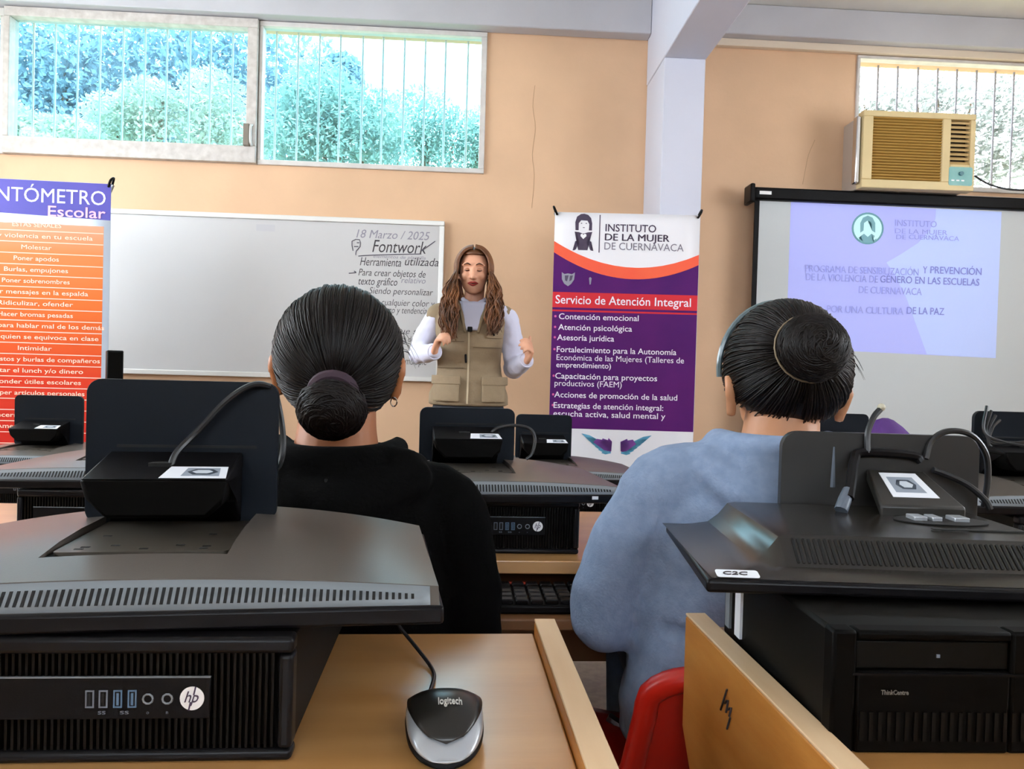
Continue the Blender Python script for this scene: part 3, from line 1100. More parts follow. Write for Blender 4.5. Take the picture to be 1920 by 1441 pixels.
# ------------------------------------------------------------------ desktop computers
def hp_case(label, loc, rz):
    t = thing('desktop_computer', label, 'computer', loc, rz)
    w, d, h = .338, .375, .104
    obj('case', bx(-w / 2 + .003, w / 2 - .003, .012, d, .003, h - .002), M_PC, t, .004)
    # front bezel as a rounded tray with recessed ribbed field
    bm = BM()
    bx(-w / 2, w / 2, 0, .02, h - .014, h, bm)
    bx(-w / 2, w / 2, 0, .02, 0.0, .010, bm)
    bx(-w / 2, -w / 2 + .010, 0, .02, .010, h - .014, bm)
    bx(w / 2 - .012, w / 2, 0, .02, .010, h - .014, bm)
    obj('front_bezel', bm, M_BLKG, t, .004, 3)
    obj('bezel_backing', bx(-w / 2 + .008, w / 2 - .01, .010, .014, .008, h - .012), M_PCF, t)
    bm = BM()
    x = -w / 2 + .013
    while x < w / 2 - .014:
        bx(x, x + .0022, .004, .0105, .010, h - .014, bm)
        x += .0052
    obj('front_rib', bm, M_RIBD, t)
    obj('port_panel', bx(-w / 2 + .03, .102, .0015, .011, .036, .071), M_BLK, t, .001)
    obj('port_panel_edge', bx(-w / 2 + .03, .102, .0010, .0030, .0705, .0715), M_RIB, t)
    for i, x in enumerate((.0058, .0165, .028, .0395)):
        o = obj('usb_port', frame_mesh(x - .0035, x + .0035, .046, .0605, .0008, .003, .0012, .0012, .0012, .0012), M_BLUEUSB if i > 1 else M_GREYPR, t)
        obj('port_tongue', bx(x - .0012, x + .0008, .0011, .003, .048, .058), M_BLUEUSB if i > 1 else M_DARK, o)
    for x in (.052, .0675):
        bm = BM()
        tube(bm, [(x + .004 * math.cos(a * .628), .0012, .053 + .004 * math.sin(a * .628)) for a in range(11)], .0009, 6, caps=False)
        obj('audio_jack', bm, M_RIB, t)
    text('port_print', [('SS', .0125, .0405, .0028, 'l', .006), ('SS', .030, .0405, .0028, 'l', .007), ('o', .052, .0405, .003, 'c'), ('n', .0675, .0405, .003, 'c')], M_GREYPR, t, d=-.0014)
    bm = BM()
    prism(bm, circ(.0875, .0535, .0098), FRONT, -.0012, -.0005)
    lg = obj('logo_disc', bm, M_WHITE, t, smooth=False)
    text('logo_letters', [('hp', .0872, .0505, .0093, 'c', .0115, .35, 0)], M_DK, lg, d=-.0004)
    bm = BM()
    for x0, z0, x1_, z1_ in ((.0845, .0436, .0858, .0505), (.0883, .0565, .0898, .0634)):
        prism(bm, [(x0, z0), (x0 + .0012, z0), (x1_ + .0012, z1_), (x1_, z1_)], FRONT, -.0005, -.0001)
    obj('logo_stroke', bm, M_DK, lg, smooth=False)
    bm = BM()
    for sx in (-1, 1):
        for y in (.05, d - .05):
            pass
    return t


def hp_monitor(label, loc, rz, foot=(.206, .152), cable=True, footdown=False):
    """monitor lying on its screen, curved back up, stand sticking up; origin: middle of the near lower edge"""
    t = thing('monitor', label, 'monitor', loc, rz)
    w, L = .530, .295
    hw = w / 2
    # thin rim that surrounds the screen
    bm = BM()
    prism(bm, [(-hw, 0), (hw, 0), (hw - .006, L), (-hw + .006, L)], TOPV, 0.0, .0165)
    obj('screen_rim', bm, M_BLKG, t, .003)
    bm = bx(-hw + .012, hw - .012, .012, L - .012, -.0012, .0012)
    obj('screen_glass', bm, mat('screen_black_glass', '0A0A0C', .1), t)

    def top(x, y=0.0):
        u = min(1.0, abs(x) / (hw - .004))
        return .0285 + (.0105 + .0165 * min(1.0, max(0.0, (y - .02) / .12))) * (1 - u ** 2.0)

    # curved back with an opening for the stand recess
    xs = [-hw + .004 + (w - .008) * i / 60 for i in range(61)]
    rx, SX = .083, -.018
    xs = sorted(xs + [SX - rx, SX + rx])
    ys = [.021, .05, .078, .12, .17, .22, .262, .285]
    bm = BM()
    vt = {}
    for i, x in enumerate(xs):
        for j, y in enumerate(ys):
            tz = top(x, y)
            xx = x * (1 - .035 * (y - .02) / .27)
            vt[i, j] = bm.verts.new((xx, y, tz))
    hole = set()
    for i in range(len(xs) - 1):
        xm = (xs[i] + xs[i + 1]) / 2
        for j in range(len(ys) - 1):
            if abs(xm - SX) < rx and ys[j] >= .077:
                hole.add((i, j))
                continue
            bm.faces.new((vt[i, j], vt[i + 1, j], vt[i + 1, j + 1], vt[i, j + 1]))
    # front slope, rear face, left and right ends
    fr = [bm.verts.new((x, .004, .0165)) for x in xs]
    re = [bm.verts.new((x * .965, L - .004, .0165)) for x in xs]
    n = len(xs) - 1
    for i in range(n):
        bm.faces.new((fr[i], fr[i + 1], vt[i + 1, 0], vt[i, 0]))
        if (i, len(ys) - 2) in hole:
            pass
        bm.faces.new((vt[i, len(ys) - 1], vt[i + 1, len(ys) - 1], re[i + 1], re[i]))
    for i in (0, n):
        col = [vt[i, j] for j in range(len(ys))]
        bm.faces.new([fr[i]] + col + [re[i]])
    # recess walls and floor
    zf = .0420
    idx = [i for i in range(len(xs)) if abs(xs[i] - SX) <= rx + 1e-6]
    j0 = ys.index(.078)
    loop = [vt[idx[0], j] for j in range(len(ys) - 1, j0, -1)] + [vt[i, j0] for i in idx] + [vt[idx[-1], j] for j in range(j0 + 1, len(ys))]
    low = [bm.verts.new((v.co.x, v.co.y, zf)) for v in loop]
    for a, b, c_, d_ in zip(loop, loop[1:], low[1:], low):
        bm.faces.new((a, b, c_, d_))
    obj('rear_cover', bm, M_COVER, t, ang=30)
    # dark lip + plate in the recess
    bm = bx(SX - rx, SX + rx, .079, .286, zf - .004, zf)
    rc = obj('stand_recess', bm, M_PCF, t, smooth=False)
    bm = BM()
    prism(bm, rrect(SX - rx + .006, SX + rx - .003, .092, .284, .006), TOPV, zf, zf + .0035)
    mp_ = obj('mount_plate', bm, mat('mount_plate_steel', '4A443C', .38, metal=.25), rc, .001)
    for x, y in ((-.058, .104), (0, .104), (.055, .104), (-.055, .112), (-.03, .118), (.03, .118), (.056, .112), (-.052, .16), (.05, .165)):
        obj('screw_slot', box(BM(), (x + SX, y, zf + .0036), (.008, .0035, .0006)), M_DARK, mp_, smooth=False)
    # vent band on the front slope: dark gap field and ribs
    bm = BM()
    def fs(x, k):       # point on the front slope, k = 0 lower .. 1 upper, lifted slightly
        z0, z1 = .0165, top(x)
        return V((x, .004 + .017 * k - .0006, z0 + (z1 - z0) * k))
    def lim(x):
        H_ = top(x) - .0165
        return .0045 / H_, 1 - .006 / H_
    step = .0057
    gaps = BM()
    x = -hw + .028
    while x < hw - .026:
        a, b = lim(x)
        if b > a + .05:
            q = [fs(x, a), fs(x + .0026, a), fs(x + .0026, b), fs(x, b)]
            lo_ = [gaps.verts.new(p) for p in q]
            hi_ = [gaps.verts.new(p + V((0, -.0004, .0002))) for p in q]
            gaps.faces.new(hi_)
            for k in range(4):
                gaps.faces.new((lo_[k], lo_[(k + 1) % 4], hi_[(k + 1) % 4], hi_[k]))
        x += step
    o = obj('vent_slot', gaps, M_DARK, t, smooth=False)
    # grey vent band skin
    bm.free()
    bm = BM()
    prev = None
    for i in range(61):
        x = -hw + .012 + (w - .024) * i / 60
        a = bm.verts.new(fs(x, .02) + V((0, .0003, 0)))
        b = bm.verts.new(fs(x, .97) + V((0, .0003, 0)))
        if prev:
            bm.faces.new((prev[0], a, b, prev[1]))
        prev = (a, b)
    so = obj('vent_band', bm, M_RIB, t).modifiers.new('t', 'SOLIDIFY')
    so.thickness = .0008
    if foot:
        fw, fh = foot
        yb = .235
        zb_ = zf + .001
        # neck: a wedge reaching towards the viewer under the upright foot
        bm = BM()
        prism(bm, [(-.052 + SX, zb_ + .022), (.046 + SX, zb_ + .022), (.060 + SX, zb_ + .036), (.066 + SX, zb_ + .062), (-.078 + SX, zb_ + .062), (-.072 + SX, zb_ + .042)], FRONT, -.205, -.150)
        nk = obj('stand_neck', bm, M_PCF, t, .004, 2)
        bm = BM()
        prism(bm, [(.150, zb_ + .0622), (yb - .002, zb_ + .082), (yb - .002, zb_ + .002), (.205, zb_ + .03), (.205, zb_ + .0615)], SIDE, -.076 + SX, .065 + SX)
        obj('neck_top', bm, M_BLK, nk, .002)
        bm = BM()
        prism(bm, rrect(-fw / 2 + SX, fw / 2 + SX, zb_, zb_ + fh + .010, .016), FRONT, -yb - .010, -yb)
        ft = obj('stand_foot', bm, M_FOOT, t, .003)
        obj('foot_channel', bx(-.07 + SX, .08 + SX, yb - .0012, yb, zb_ + .086, zb_ + .089), M_DARK, ft)
        # label on the neck, lying on the slope
        def ns(a, b, d):   # a along x, b along the slope (0..1)
            y = .150 + (.205 - .150) * b
            return V((a + SX - .004, y, zb_ + .0622 + .0198 * (y - .150) / (yb - .152) + .0006 + d))
        bm = BM()
        prism(bm, [(.002, .05), (.068, .05), (.064, .62), (.006, .62)], ns, 0, .0004)
        lb = obj('label_sticker', bm, M_LABEL, nk, smooth=False)
        bm = BM()
        prism(bm, [(.022, .14), (.060, .14), (.057, .54), (.024, .54)], ns, .0004, .0006)
        obj('label_print', bm, mat('label_grey', '8F98A4', .5), lb, smooth=False)
        bm = BM()
        prism(bm, [(.026, .34), (.033, .2), (.05, .2), (.057, .34), (.05, .48), (.033, .48)], ns, .0006, .0008)
        obj('label_emblem', bm, mat('label_dark', '3A4450', .5), lb, smooth=False)
        bm = BM()
        prism(bm, [(.031, .34), (.036, .26), (.047, .26), (.052, .34), (.047, .42), (.036, .42)], ns, .0008, .001)
        obj('label_emblem_inner', bm, mat('label_pale', 'C5CCD4', .5), lb, smooth=False)
        obj('cable_slot', bx(-.022 + SX, .0 + SX, .186, .2, zb_ + .0690, zb_ + .0745), M_DARK, nk)
        if cable:
            bm = BM()
            yc = yb - .016
            zt_ = zb_ + fh
            tube(bm, [(x * .93 + SX, y, z) for x, y, z in [(-.002, .192, zb_ + .068), (.003, .200, zb_ + .085), (.022, yc, zb_ + .108), (.052, yc, zt_ - .012), (.078, yc + .004, zt_ + .006), (.096, yc + .012, zt_ + .007),
                      (.104, yb + .02, zt_ - .004), (.113, yb + .026, zt_ - .05), (.111, yb + .024, zt_ - .085), (.09, yb + .03, zt_ - .11), (.06, yb + .035, zb_ + .02)]], .0036, 8, 6)
            obj('cable', bm, M_CABLE, t)
    return t


z_pc = .104
# near computer and monitor (by the mouse)
c = onZ(545, 1427, ZD)
rz1 = R(1.5)
o_ = c + ax(rz1, -.169, 0)
pc1 = hp_case('black desktop computer lying flat under the curved monitor beside the mouse, large round logo', (o_.x, o_.y, ZD), rz1)
rz2 = R(6.0)
c = onZ(832, 1170, ZD + z_pc + .002)
o_ = c + ax(rz2, -.265, 0)
mon1 = hp_monitor('curved-back monitor lying face down behind the mouse, black upright stand with sticker', (o_.x, o_.y, ZD + z_pc + .0016), rz2)

# second row, middle
c = onZ(1085, 1039, ZM)
o_ = c + ax(rz1, -.169, 0)
p2 = V((o_.x, o_.y, ZM))
pc2 = dup(pc1, p2, rz1, 'black desktop computer in the second row between the two seated women')
c = onZ(1155, 945, ZM + z_pc)
o_ = c + ax(rz2, -.265, 0)
m2 = V((o_.x + .018, o_.y, ZM + z_pc + .0016))
mon2 = hp_monitor('second-row monitor lying face down with looped black cable, below the standing speaker', m2, rz2, foot=(.206, .112), cable=False)
bm = BM()
tube(bm, [(.03, .19, .09), (.03, .2, .115), (.05, .21, .127), (.085, .222, .130), (.118, .226, .122), (.128, .22, .10), (.12, .21, .07), (.108, .21, .058)], .0034, 8, 6)
obj('cable', bm, M_CABLE, mon2)
obj('white_tag', box(BM(), (.205, -.0008, .011), (.012, .001, .006)), M_WHITE, mon2)
# second row, beside the near foot plate
p3 = P(205, 940, 1.42)
pc3 = dup(pc1, (p3.x, p3.y, ZM), rz1, 'black desktop computer in the second row hidden behind the near curved monitor')
mon3 = dup(mon1, (p3.x, p3.y + .005, ZM + z_pc + .0016), R(3), 'second-row curved monitor lying without its stand, half behind the near upright foot',
           skip=('stand_foot', 'stand_neck', 'cable'))
# third row
p4 = P(24, 868, 2.15)
pc4 = dup(pc1, (p4.x, p4.y, ZR), R(2), 'black desktop computer under the third-row monitor in front of the orange banner')
mon4 = dup(mon1, (p4.x, p4.y, ZR + z_pc + .0016), R(3), 'pale glossy monitor lying face down in front of the orange banner', skip=('cable',))
p5 = P(1052, 885, 2.15)
pc5 = dup(pc1, (p5.x, p5.y, ZR), R(0), 'black desktop computer under the small third-row monitor before the purple banner')
mon5 = hp_monitor('third-row monitor lying face down before the purple banner, small dark upright foot', (p5.x, p5.y, ZR + z_pc + .0016), R(3), foot=(.180, .135), cable=False)
p6 = P(1655, 880, 2.15)
pc6 = dup(pc1, (p6.x, p6.y, ZR), R(0), 'black desktop computer in the third row below the projected slide')
mon6 = hp_monitor('third-row monitor beside the purple cloth, its dark foot half behind the bun', (p6.x, p6.y, ZR + z_pc + .0016), R(0), foot=(.20, .165), cable=False)
p7 = P(2075, 930, 1.42)
pc7 = dup(pc1, (p7.x, p7.y, ZM), R(0), 'black desktop computer under the monitor with tangled cables')
mon7 = dup(mon5, (p7.x, p7.y, ZM + z_pc + .0016), R(-2), 'pale glossy monitor with tangled cables below the end of the projection screen', skip=('cable',))
bm = BM()
for k in range(4):
    tube(bm, [(-.095 + .01 * k, .215, .20 - .01 * k), (-.11 + .006 * k, .2, .15), (-.09, .195, .13 - .006 * k), (-.03 + .02 * k, .185, .118 + .006 * k), (.05, .19, .115 - .008 * k), (.12, .2, .1)], .0032, 7, 5)
obj('cable', bm, M_CABLE, mon7)

# the square-backed monitor and the case under it
def lenovo_case(label, loc, rz):
    t = thing('desktop_computer', label, 'computer', loc, rz)
    w, d, h = .338, .30, .110
    obj('case', bx(0.003, w - .003, .012, d, .003, h - .002), M_PC, t, .004)
    bm = BM()
    dx0, dx1, dz0, dz1 = .022, .164, .074, .101
    for r_ in ((0, dx0, 0, h), (dx1, w, 0, h), (dx0, dx1, 0, dz0), (dx0, dx1, dz1, h)):
        bx(r_[0], r_[1], 0, .02, r_[2], r_[3], bm)
    obj('front_bezel', bm, M_PCF, t, .003)
    dv = obj('optical_drive', bx(dx0 + .001, dx1 - .001, .004, .02, dz0 + .001, dz1 - .001), M_PC, t, .001)
    obj('drive_button', box(BM(), (.098, .0035, .087), (.003, .001, .003)), M_GREYPR, dv)
    bm = BM()
    for k in range(36):
        bx(.026 + k * .0082, .0295 + k * .0082, -.0015, .002, .012, .038, bm)
    obj('front_rib', bm, M_RIBD, t)
    bm = BM()
    for k in range(18):
        bx(.18 + k * .0082, .1835 + k * .0082, -.0015, .002, .058, .1, bm)
    obj('front_rib', bm, M_RIBD, t)
    bm = bx(.018, .3, -.0012, .001, .0705, .0725)
    obj('bezel_line', bm, M_BLK, t)
    text('logo_letters', [('ThinkCentre', .0445, .0535, .0042, 'l', .025, 0, .01)], M_GREYL, t, d=.0004)
    for y0, y1, m in ((.232, .250, M_LABEL), (.27, .285, M_RIB)):
        obj('side_label', bx(-.0004, .003, y0, y1, .018, h - .012), m, t, smooth=False)
    return t


rz3 = R(-.5)
c = onZ(1543, 1412, ZD)
pc8 = lenovo_case('wide black desktop computer with a drive slot on the desk with the scribbled board', (c.x + .006, c.y, ZD), rz3)


def square_monitor(label, loc, rz):
    t = thing('monitor', label, 'monitor', loc, rz)
    L, w = .285, .50
    bm = BM()
    prism(bm, [(0, 0), (w, 0), (w - .012, L), (.012, L)], TOPV, 0, .014)
    obj('screen_rim', bm, M_BLKG, t, .004, 3)
    obj('screen_glass', bx(.014, w - .014, .014, L - .014, -.0012, .0012), mat('screen_black_glass', '0A0A0C', .1), t)
    # slightly domed shell that rises into a raised block
    prof = [(.006, .0145), (.045, .0175), (.066, .021), (.080, .032), (.092, .047), (.102, .050), (.25, .050)]   # inset from the left end -> height
    xs = [p[0] for p in prof] + [w - p[0] for p in reversed(prof)]
    zs = [p[1] for p in prof] + [p[1] for p in reversed(prof)]
    yprof = [(.004, .0145), (.02, .019), (.032, .0215), (.062, .050), (.255, .052), (.27, .049), (L - .004, .0145)]
    bm = BM()
    g = [[bm.verts.new((x, y, min(z, yz) if y < .255 else min(z, yz))) for y, yz in yprof] for x, z in zip(xs, zs)]
    for i in range(len(g) - 1):
        for j in range(len(yprof) - 1):
            bm.faces.new((g[i][j], g[i + 1][j], g[i + 1][j + 1], g[i][j + 1]))
    obj('rear_cover', bm, M_COVER2, t, ang=24)
    sl = []
    gaps = BM()
    x = .104
    def fs(x, k):
        return V((x, .032 + .030 * k, .0215 + .0285 * k)) + V((0, -.0004, .0004))
    while x < w - .1:
        q = [fs(x, .12), fs(x + .0026, .12), fs(x + .0026, .86), fs(x, .86)]
        a = [gaps.verts.new(p) for p in q]
        b = [gaps.verts.new(p + V((0, -.0003, .0003))) for p in q]
        gaps.faces.new(b)
        for k in range(4):
            gaps.faces.new((a[k], a[(k + 1) % 4], b[(k + 1) % 4], b[k]))
        x += .0058
    obj('vent_slot', gaps, M_DARK, t, smooth=False)
    def dome(a, b, d):
        return V((a, b, .0505 + d))
    bm = BM()
    prism(bm, circ(.325, .165, .056, .030), dome, 0, .0012)
    rc = obj('connector_recess', bm, M_DARK, t, smooth=False)
    for x, s_ in ((.297, .016), (.317, .012), (.347, .018)):
        obj('connector', box(BM(), (x, .168, .0535), (s_, .022, .006)), M_SILV, rc, .001)
    obj('slot_line', box(BM(), (.345, .110, .0512), (.12, .006, .0008)), M_DARK, t)
    # number sticker on the near corner of the rim
    def rim(a, b, d):
        return V((a, b, .0150 + .0002 + (b - .004) * .28 + d))
    bm = BM()
    prism(bm, rrect(.012, .056, .005, .0185, .003), rim, 0, .0007)
    st = obj('number_sticker', bm, M_LABEL, t, smooth=False)
    text('sticker_writing', [('C2C', .019, .0085, .006, 'l', .026, .2, .01)], M_INK, st, f=rim, d=.0009)
    # upright foot with rounded corners
    DX = .042
    yf = .277
    bm = BM()
    prism(bm, rrect(.125 + DX, .395 + DX, .01, .148, .022), FRONT, -yf - .012, -yf)
    obj('stand_foot', bm, mat('stand_foot_black', '1E1C1A', .45), t, .004, 3)
    # neck leaning towards the viewer with a square label
    def nk(a, b, d):   # plane that leans: b = 0 near/low .. 1 far/high
        return V((a + DX, .200 + .07 * b, .062 + .038 * b + d))
    bm = BM()
    prism(bm, [(.226, 0), (.335, 0), (.315, 1), (.238, 1)], nk, -.016, 0)
    nk_o = obj('stand_neck', bm, mat('stand_neck_black', '211F1B', .4), t, .003)
    bm = BM()
    prism(bm, [(.249, .22), (.309, .22), (.300, .88), (.251, .88)], nk, .0003, .0009)
    lb = obj('label_sticker', bm, M_LABEL, nk_o, smooth=False)
    bm = BM()
    prism(bm, [(.257, .34), (.297, .34), (.291, .76), (.257, .76)], nk, .0009, .0011)
    obj('label_print', bm, mat('label_grey', '8F98A4', .5), lb, smooth=False)
    bm = BM()
    prism(bm, [(.263, .55), (.269, .43), (.286, .43), (.290, .55), (.284, .68), (.268, .68)], nk, .0011, .0013)
    obj('label_emblem', bm, mat('label_dark', '3A4450', .5), lb, smooth=False)
    bm = BM()
    prism(bm, [(.268, .55), (.272, .47), (.282, .47), (.286, .55), (.280, .64), (.271, .64)], nk, .0013, .0015)
    obj('label_emblem_inner', bm, mat('label_pale', 'C5CCD4', .5), lb, smooth=False)
    bm = BM()
    tube(bm, [(x + DX, y, z) for x, y, z in [(.19, .21, .068), (.203, .235, .088), (.218, .262, .112), (.232, .27, .122), (.30, .272, .120), (.312, .27, .112)]], [.006, .0065, .0065, .0065, .006, .006], 8, 5)
    obj('hinge_bar', bm, M_BLKG, t)
    bm = BM()
    tube(bm, [(.178 + DX, .205, .053), (.186 + DX, .213, .066), (.193 + DX, .222, .078)], [.0085, .0085, .006], 9)
    obj('cable_plug', bm, mat('grey_plug', '5B6470', .4), t)
    bm = BM()
    tube(bm, [(.196 + DX, .283, .072), (.196 + DX, .284, .128)], .0075, 8)
    obj('cable_plug', bm, mat('grey_plug', '5B6470', .4), t)
    for pts in ([(.238, .268, .122), (.240, .274, .148), (.250, .28, .170), (.262, .286, .182)],
                [(.318, .27, .116), (.328, .276, .140), (.352, .28, .154), (.385, .284, .150), (.408, .286, .125), (.413, .286, .09), (.408, .284, .05)],
                [(.324, .262, .102), (.345, .262, .095), (.372, .26, .082), (.392, .256, .064), (.398, .254, .052)]):
        bm = BM()
        tube(bm, [(x + DX, y, z) for x, y, z in pts], .0042, 8, 6)
        obj('cable', bm, M_CABLE, t)
    bm = BM()
    ball(bm, (.263 + DX, .286, .184), .0055, 10, 8)
    obj('cable_end', bm, mat('pale_plug', 'B9B29C', .4), t)
    return t


c = onZ(1325, 1100, ZD + .110 + .008)
mon8 = square_monitor('square-backed monitor lying face down, small white sticker on its corner', (c.x, c.y, ZD + .110 + .0018), R(-4.0))

# ------------------------------------------------------------------ more desks behind
rz0 = R(1)
c = onZ(1000, 1052, ZM)
DM, WM = .50, 1.52
xm_ = -.11
desk_mid = desk('long second-row wooden desk with a keyboard tray before the two seated women', (xm_, c.y + DM, 0), rz0, WM, DM, ZM, tray=True)
desk_mid2 = dup(desk_mid, (xm_ - WM - .01, c.y + DM - .03, 0), rz0, 'second-row wooden desk under the monitor that has no stand')
desk_mid3 = dup(desk_mid, (xm_ + WM + .01, c.y + DM + .03, 0), rz0, 'second-row wooden desk under the monitor with tangled cables')
desk_r = desk('third-row wooden desk before the purple banner', (.08, 2.76, 0), 0, 1.16, .64, ZR)
desk_r2 = dup(desk_r, (-1.25, 2.76, 0), 0, 'third-row wooden desk before the orange banner')
desk_r3 = dup(desk_r, (1.26, 2.76, 0), 0, 'third-row wooden desk below the projected slide')

# keyboard on the tray
kz = ZM - .063
kc = onZ(1000, 1120, kz + .02)
kb = thing('keyboard', 'black keyboard with a red strip on the tray of the second-row desk', 'keyboard', (kc.x + .03, kc.y + .035, kz), rz0)
obj('keyboard_base', bx(-.2, .2, -.065, .065, 0, .016), M_BLK, kb, .004)
for r_ in range(5):
    for k in range(15):
        obj('key', box(BM(), (-.182 + k * .026, -.05 + r_ * .024, .0195), (.0215, .019, .009)), M_BLKG, kb, .002, 1)
obj('red_strip', bx(-.195, -.03, .061, .068, .012, .020), mat('red_strip', 'C23A20', .4), kb, .002)

# ------------------------------------------------------------------ mouse
mz = ZD
mc = onZ(826, 1420, mz)
ms = thing('computer_mouse', 'black and silver computer mouse on the near wooden desk', 'mouse', (mc.x + .002, mc.y + .03, mz), R(4))
def mring(y, w, z0, z1, n=32):
    out = []
    for k in range(n):
        a = 2 * math.pi * k / n
        c_, s_ = math.cos(a), math.sin(a)
        out.append(V((w * math.copysign(abs(c_) ** .8, c_), y, z0 + (z1 - z0) * (.5 + .5 * math.copysign(abs(s_) ** .8, s_)))))
    return out
def mouse_body(k, z0s, name, m, y0=-.052, y1=.052, zmul=1.0):
    bm = BM()
    rings = []
    n = 36
    for i in range(n + 1):
        u = .5 - .5 * math.cos(math.pi * i / n)
        y = y0 + (y1 - y0) * u
        e = max(1e-3, 1 - abs(2 * u - 1) ** 2.8)
        w = (.0365 - .006 * abs(u - .75)) * e ** .42 * k
        zt_ = (.013 + .024 * math.sin(math.pi * (.06 + u * .72)) ** 1.0) * e ** .35 * zmul
        rings.append(mring(y, w, z0s, max(zt_, z0s + .002)))
    loft(bm, rings)
    return obj(name, bm, m, ms, ang=60)
mouse_body(1.0, .001, 'mouse_base', M_BLK, zmul=.72)
mouse_body(.985, .006, 'silver_band', M_SILV, -.0515, .0525, .93)
bm = BM()
def mtop(x, y):
    u = (y + .052) / .104
    e = max(1e-3, 1 - abs(2 * u - 1) ** 2.8)
    zt_ = (.013 + .024 * math.sin(math.pi * (.06 + u * .72))) * e ** .35
    w = .0365 * e ** .42
    return zt_ * (1 - .30 * (abs(x) / max(w, .004)) ** 2.6)
g = []
for i in range(17):
    u = i / 16
    y = -.042 + .088 * u
    hwid = .0335 * math.sqrt(max(.0004, 1 - ((.60 - u) / .60) ** 2)) if u < .60 else .0335 * (1 - .22 * ((u - .60) / .40) ** 2)
    g.append([bm.verts.new((hwid * (k / 6 - 1), y, mtop(hwid * (k / 6 - 1), y) + .0012)) for k in range(13)])
for i in range(16):
    for k in range(12):
        bm.faces.new((g[i][k], g[i][k + 1], g[i + 1][k + 1], g[i + 1][k]))
tp = obj('top_shell', bm, mat('mouse_top_black', '1E1C19', .3), ms)
so = tp.modifiers.new('t', 'SOLIDIFY')
so.thickness, so.offset = .002, 0
text('mouse_lettering', [('logitech', 0.004, -.011, .009, 'c', .021, 0, .01)], mat('mouse_print', 'C4C0B8', .5), tp,
     f=lambda a, b, d: V((a, b, mtop(a, b) + .0036 + d)))
def ml(px, py, z):
    p = onZ(px, py, mz + z) - V(ms.location)
    a = -R(4)
    return V((p.x * math.cos(a) - p.y * math.sin(a), p.x * math.sin(a) + p.y * math.cos(a), z))
bm = BM()
tube(bm, [(-.008, .05, .012), ml(806, 1300, .004), ml(814, 1268, .003), ml(805, 1245, .004), ml(778, 1210, .012), ml(752, 1178, .018), ml(735, 1150, .02), ml(715, 1120, .01), ml(700, 1105, .003)], .0022, 8, 6)
obj('mouse_cable', bm, M_CABLE, ms)

# slim case standing on the third-row desk, and purple cloth by the far monitor
bc = P(214, 700, 2.69)
sl = thing('slim_case', 'slim dark upright case standing between orange banner and whiteboard', 'case', (bc.x, bc.y, ZR), R(27))
ztop_ = P(214, 657, 2.69).z - ZR
obj('case_body', bx(-.026, .026, -.075, .075, .004, ztop_), M_PC, sl, .004)
obj('case_front', bx(-.024, .024, -.082, -.074, .008, ztop_ - .004), M_PCF, sl, .003)
obj('case_foot', bx(-.032, .032, -.06, .06, 0, .005), M_BLK, sl, .001)
cb = P(1690, 850, 2.62)
bm = BM()
n = 28
rings = []
for i, (zz_, k) in enumerate(((0, 1.0), (.03, 1.06), (.07, 1.04), (.11, .94), (.15, .74), (.18, .46), (.195, .24), (.2, .08))):
    rings.append([V((k * (.10 + .016 * math.sin(5 * a) + .010 * math.sin(9 * a + i * .6)) * math.cos(a) - .05 * (zz_ / .2), k * .07 * (1 + .15 * math.sin(4 * a + 1)) * math.sin(a), zz_)) for a in [2 * math.pi * q / n for q in range(n)]])
loft(bm, rings)
pcl = obj('folded_cloth', bm, mat('purple_cloth', '4E2A6E', .85, var=.15, vscale=20, bump=.2, bscale=80), None, ang=180)
zc_ = P(1690, 784, 2.62).z
pcl.location = (cb.x, cb.y, ZR)
pcl.scale = (1.25, 1, (zc_ - ZR) / .2)
tag(pcl, 'bunched purple cloth behind the third-row monitor below the projected slide', 'cloth')


# ------------------------------------------------------------------ red shell chair
def chair(label, loc, rz):
    t = thing('chair', label, 'chair', loc, rz)
    def sh(u, v):
        # u -1..1 across, v 0..1 from the seat's front edge over the seat and up the back
        if v < .5:
            k = v / .5
            y = .20 - .40 * k
            z = .44 - .02 * math.sin(math.pi * k) - .03 * (1 - k) ** 4
            w = .20 + .015 * k
            z += .02 * abs(u) ** 3
        else:
            k = (v - .5) / .5
            y = -.20 - .055 * k - .03 * math.sin(k * 1.5)
            z = .44 + .245 * k
            w = .222 - .030 * k
            y += .05 * abs(u) ** 2 * (.4 + .6 * k)
            z -= .035 * abs(u) ** 7 * k
        return V((u * w, y, z))
    bm = BM()
    nu, nv = 18, 30
    g = [[bm.verts.new(sh(-1 + 2 * i / nu, j / nv)) for j in range(nv + 1)] for i in range(nu + 1)]
    for i in range(nu):
        for j in range(nv):
            bm.faces.new((g[i][j], g[i + 1][j], g[i + 1][j + 1], g[i][j + 1]))
    o = obj('seat_shell', bm, M_RED, t, ang=180)
    so = o.modifiers.new('t', 'SOLIDIFY')
    so.thickness, so.offset = .006, 0
    bm = BM()
    pts = [sh(-1, j / 14) for j in range(0, 15)] + [sh(-1 + 2 * i / 18, 1) for i in range(1, 18)] + [sh(1, 1 - j / 14) for j in range(0, 15)]
    # rolled rim turned towards the back
    rim = [p + V((0, -.014 if p.z > .5 else 0, -.008 if p.z < .5 else 0)) for p in pts]
    tube(bm, rim, .017, 10, 2)
    obj('rolled_rim', bm, M_RED, t, ang=180)
    for sx in (-1, 1):
        for sy in (-1, 1):
            bm = BM()
            tube(bm, [(sx * .13, sy * .12, .415), (sx * .17, sy * .15, .40), (sx * .20, sy * .19, .0)], .011, 8, 3)
            obj('leg', bm, M_METAL, t)
    return t

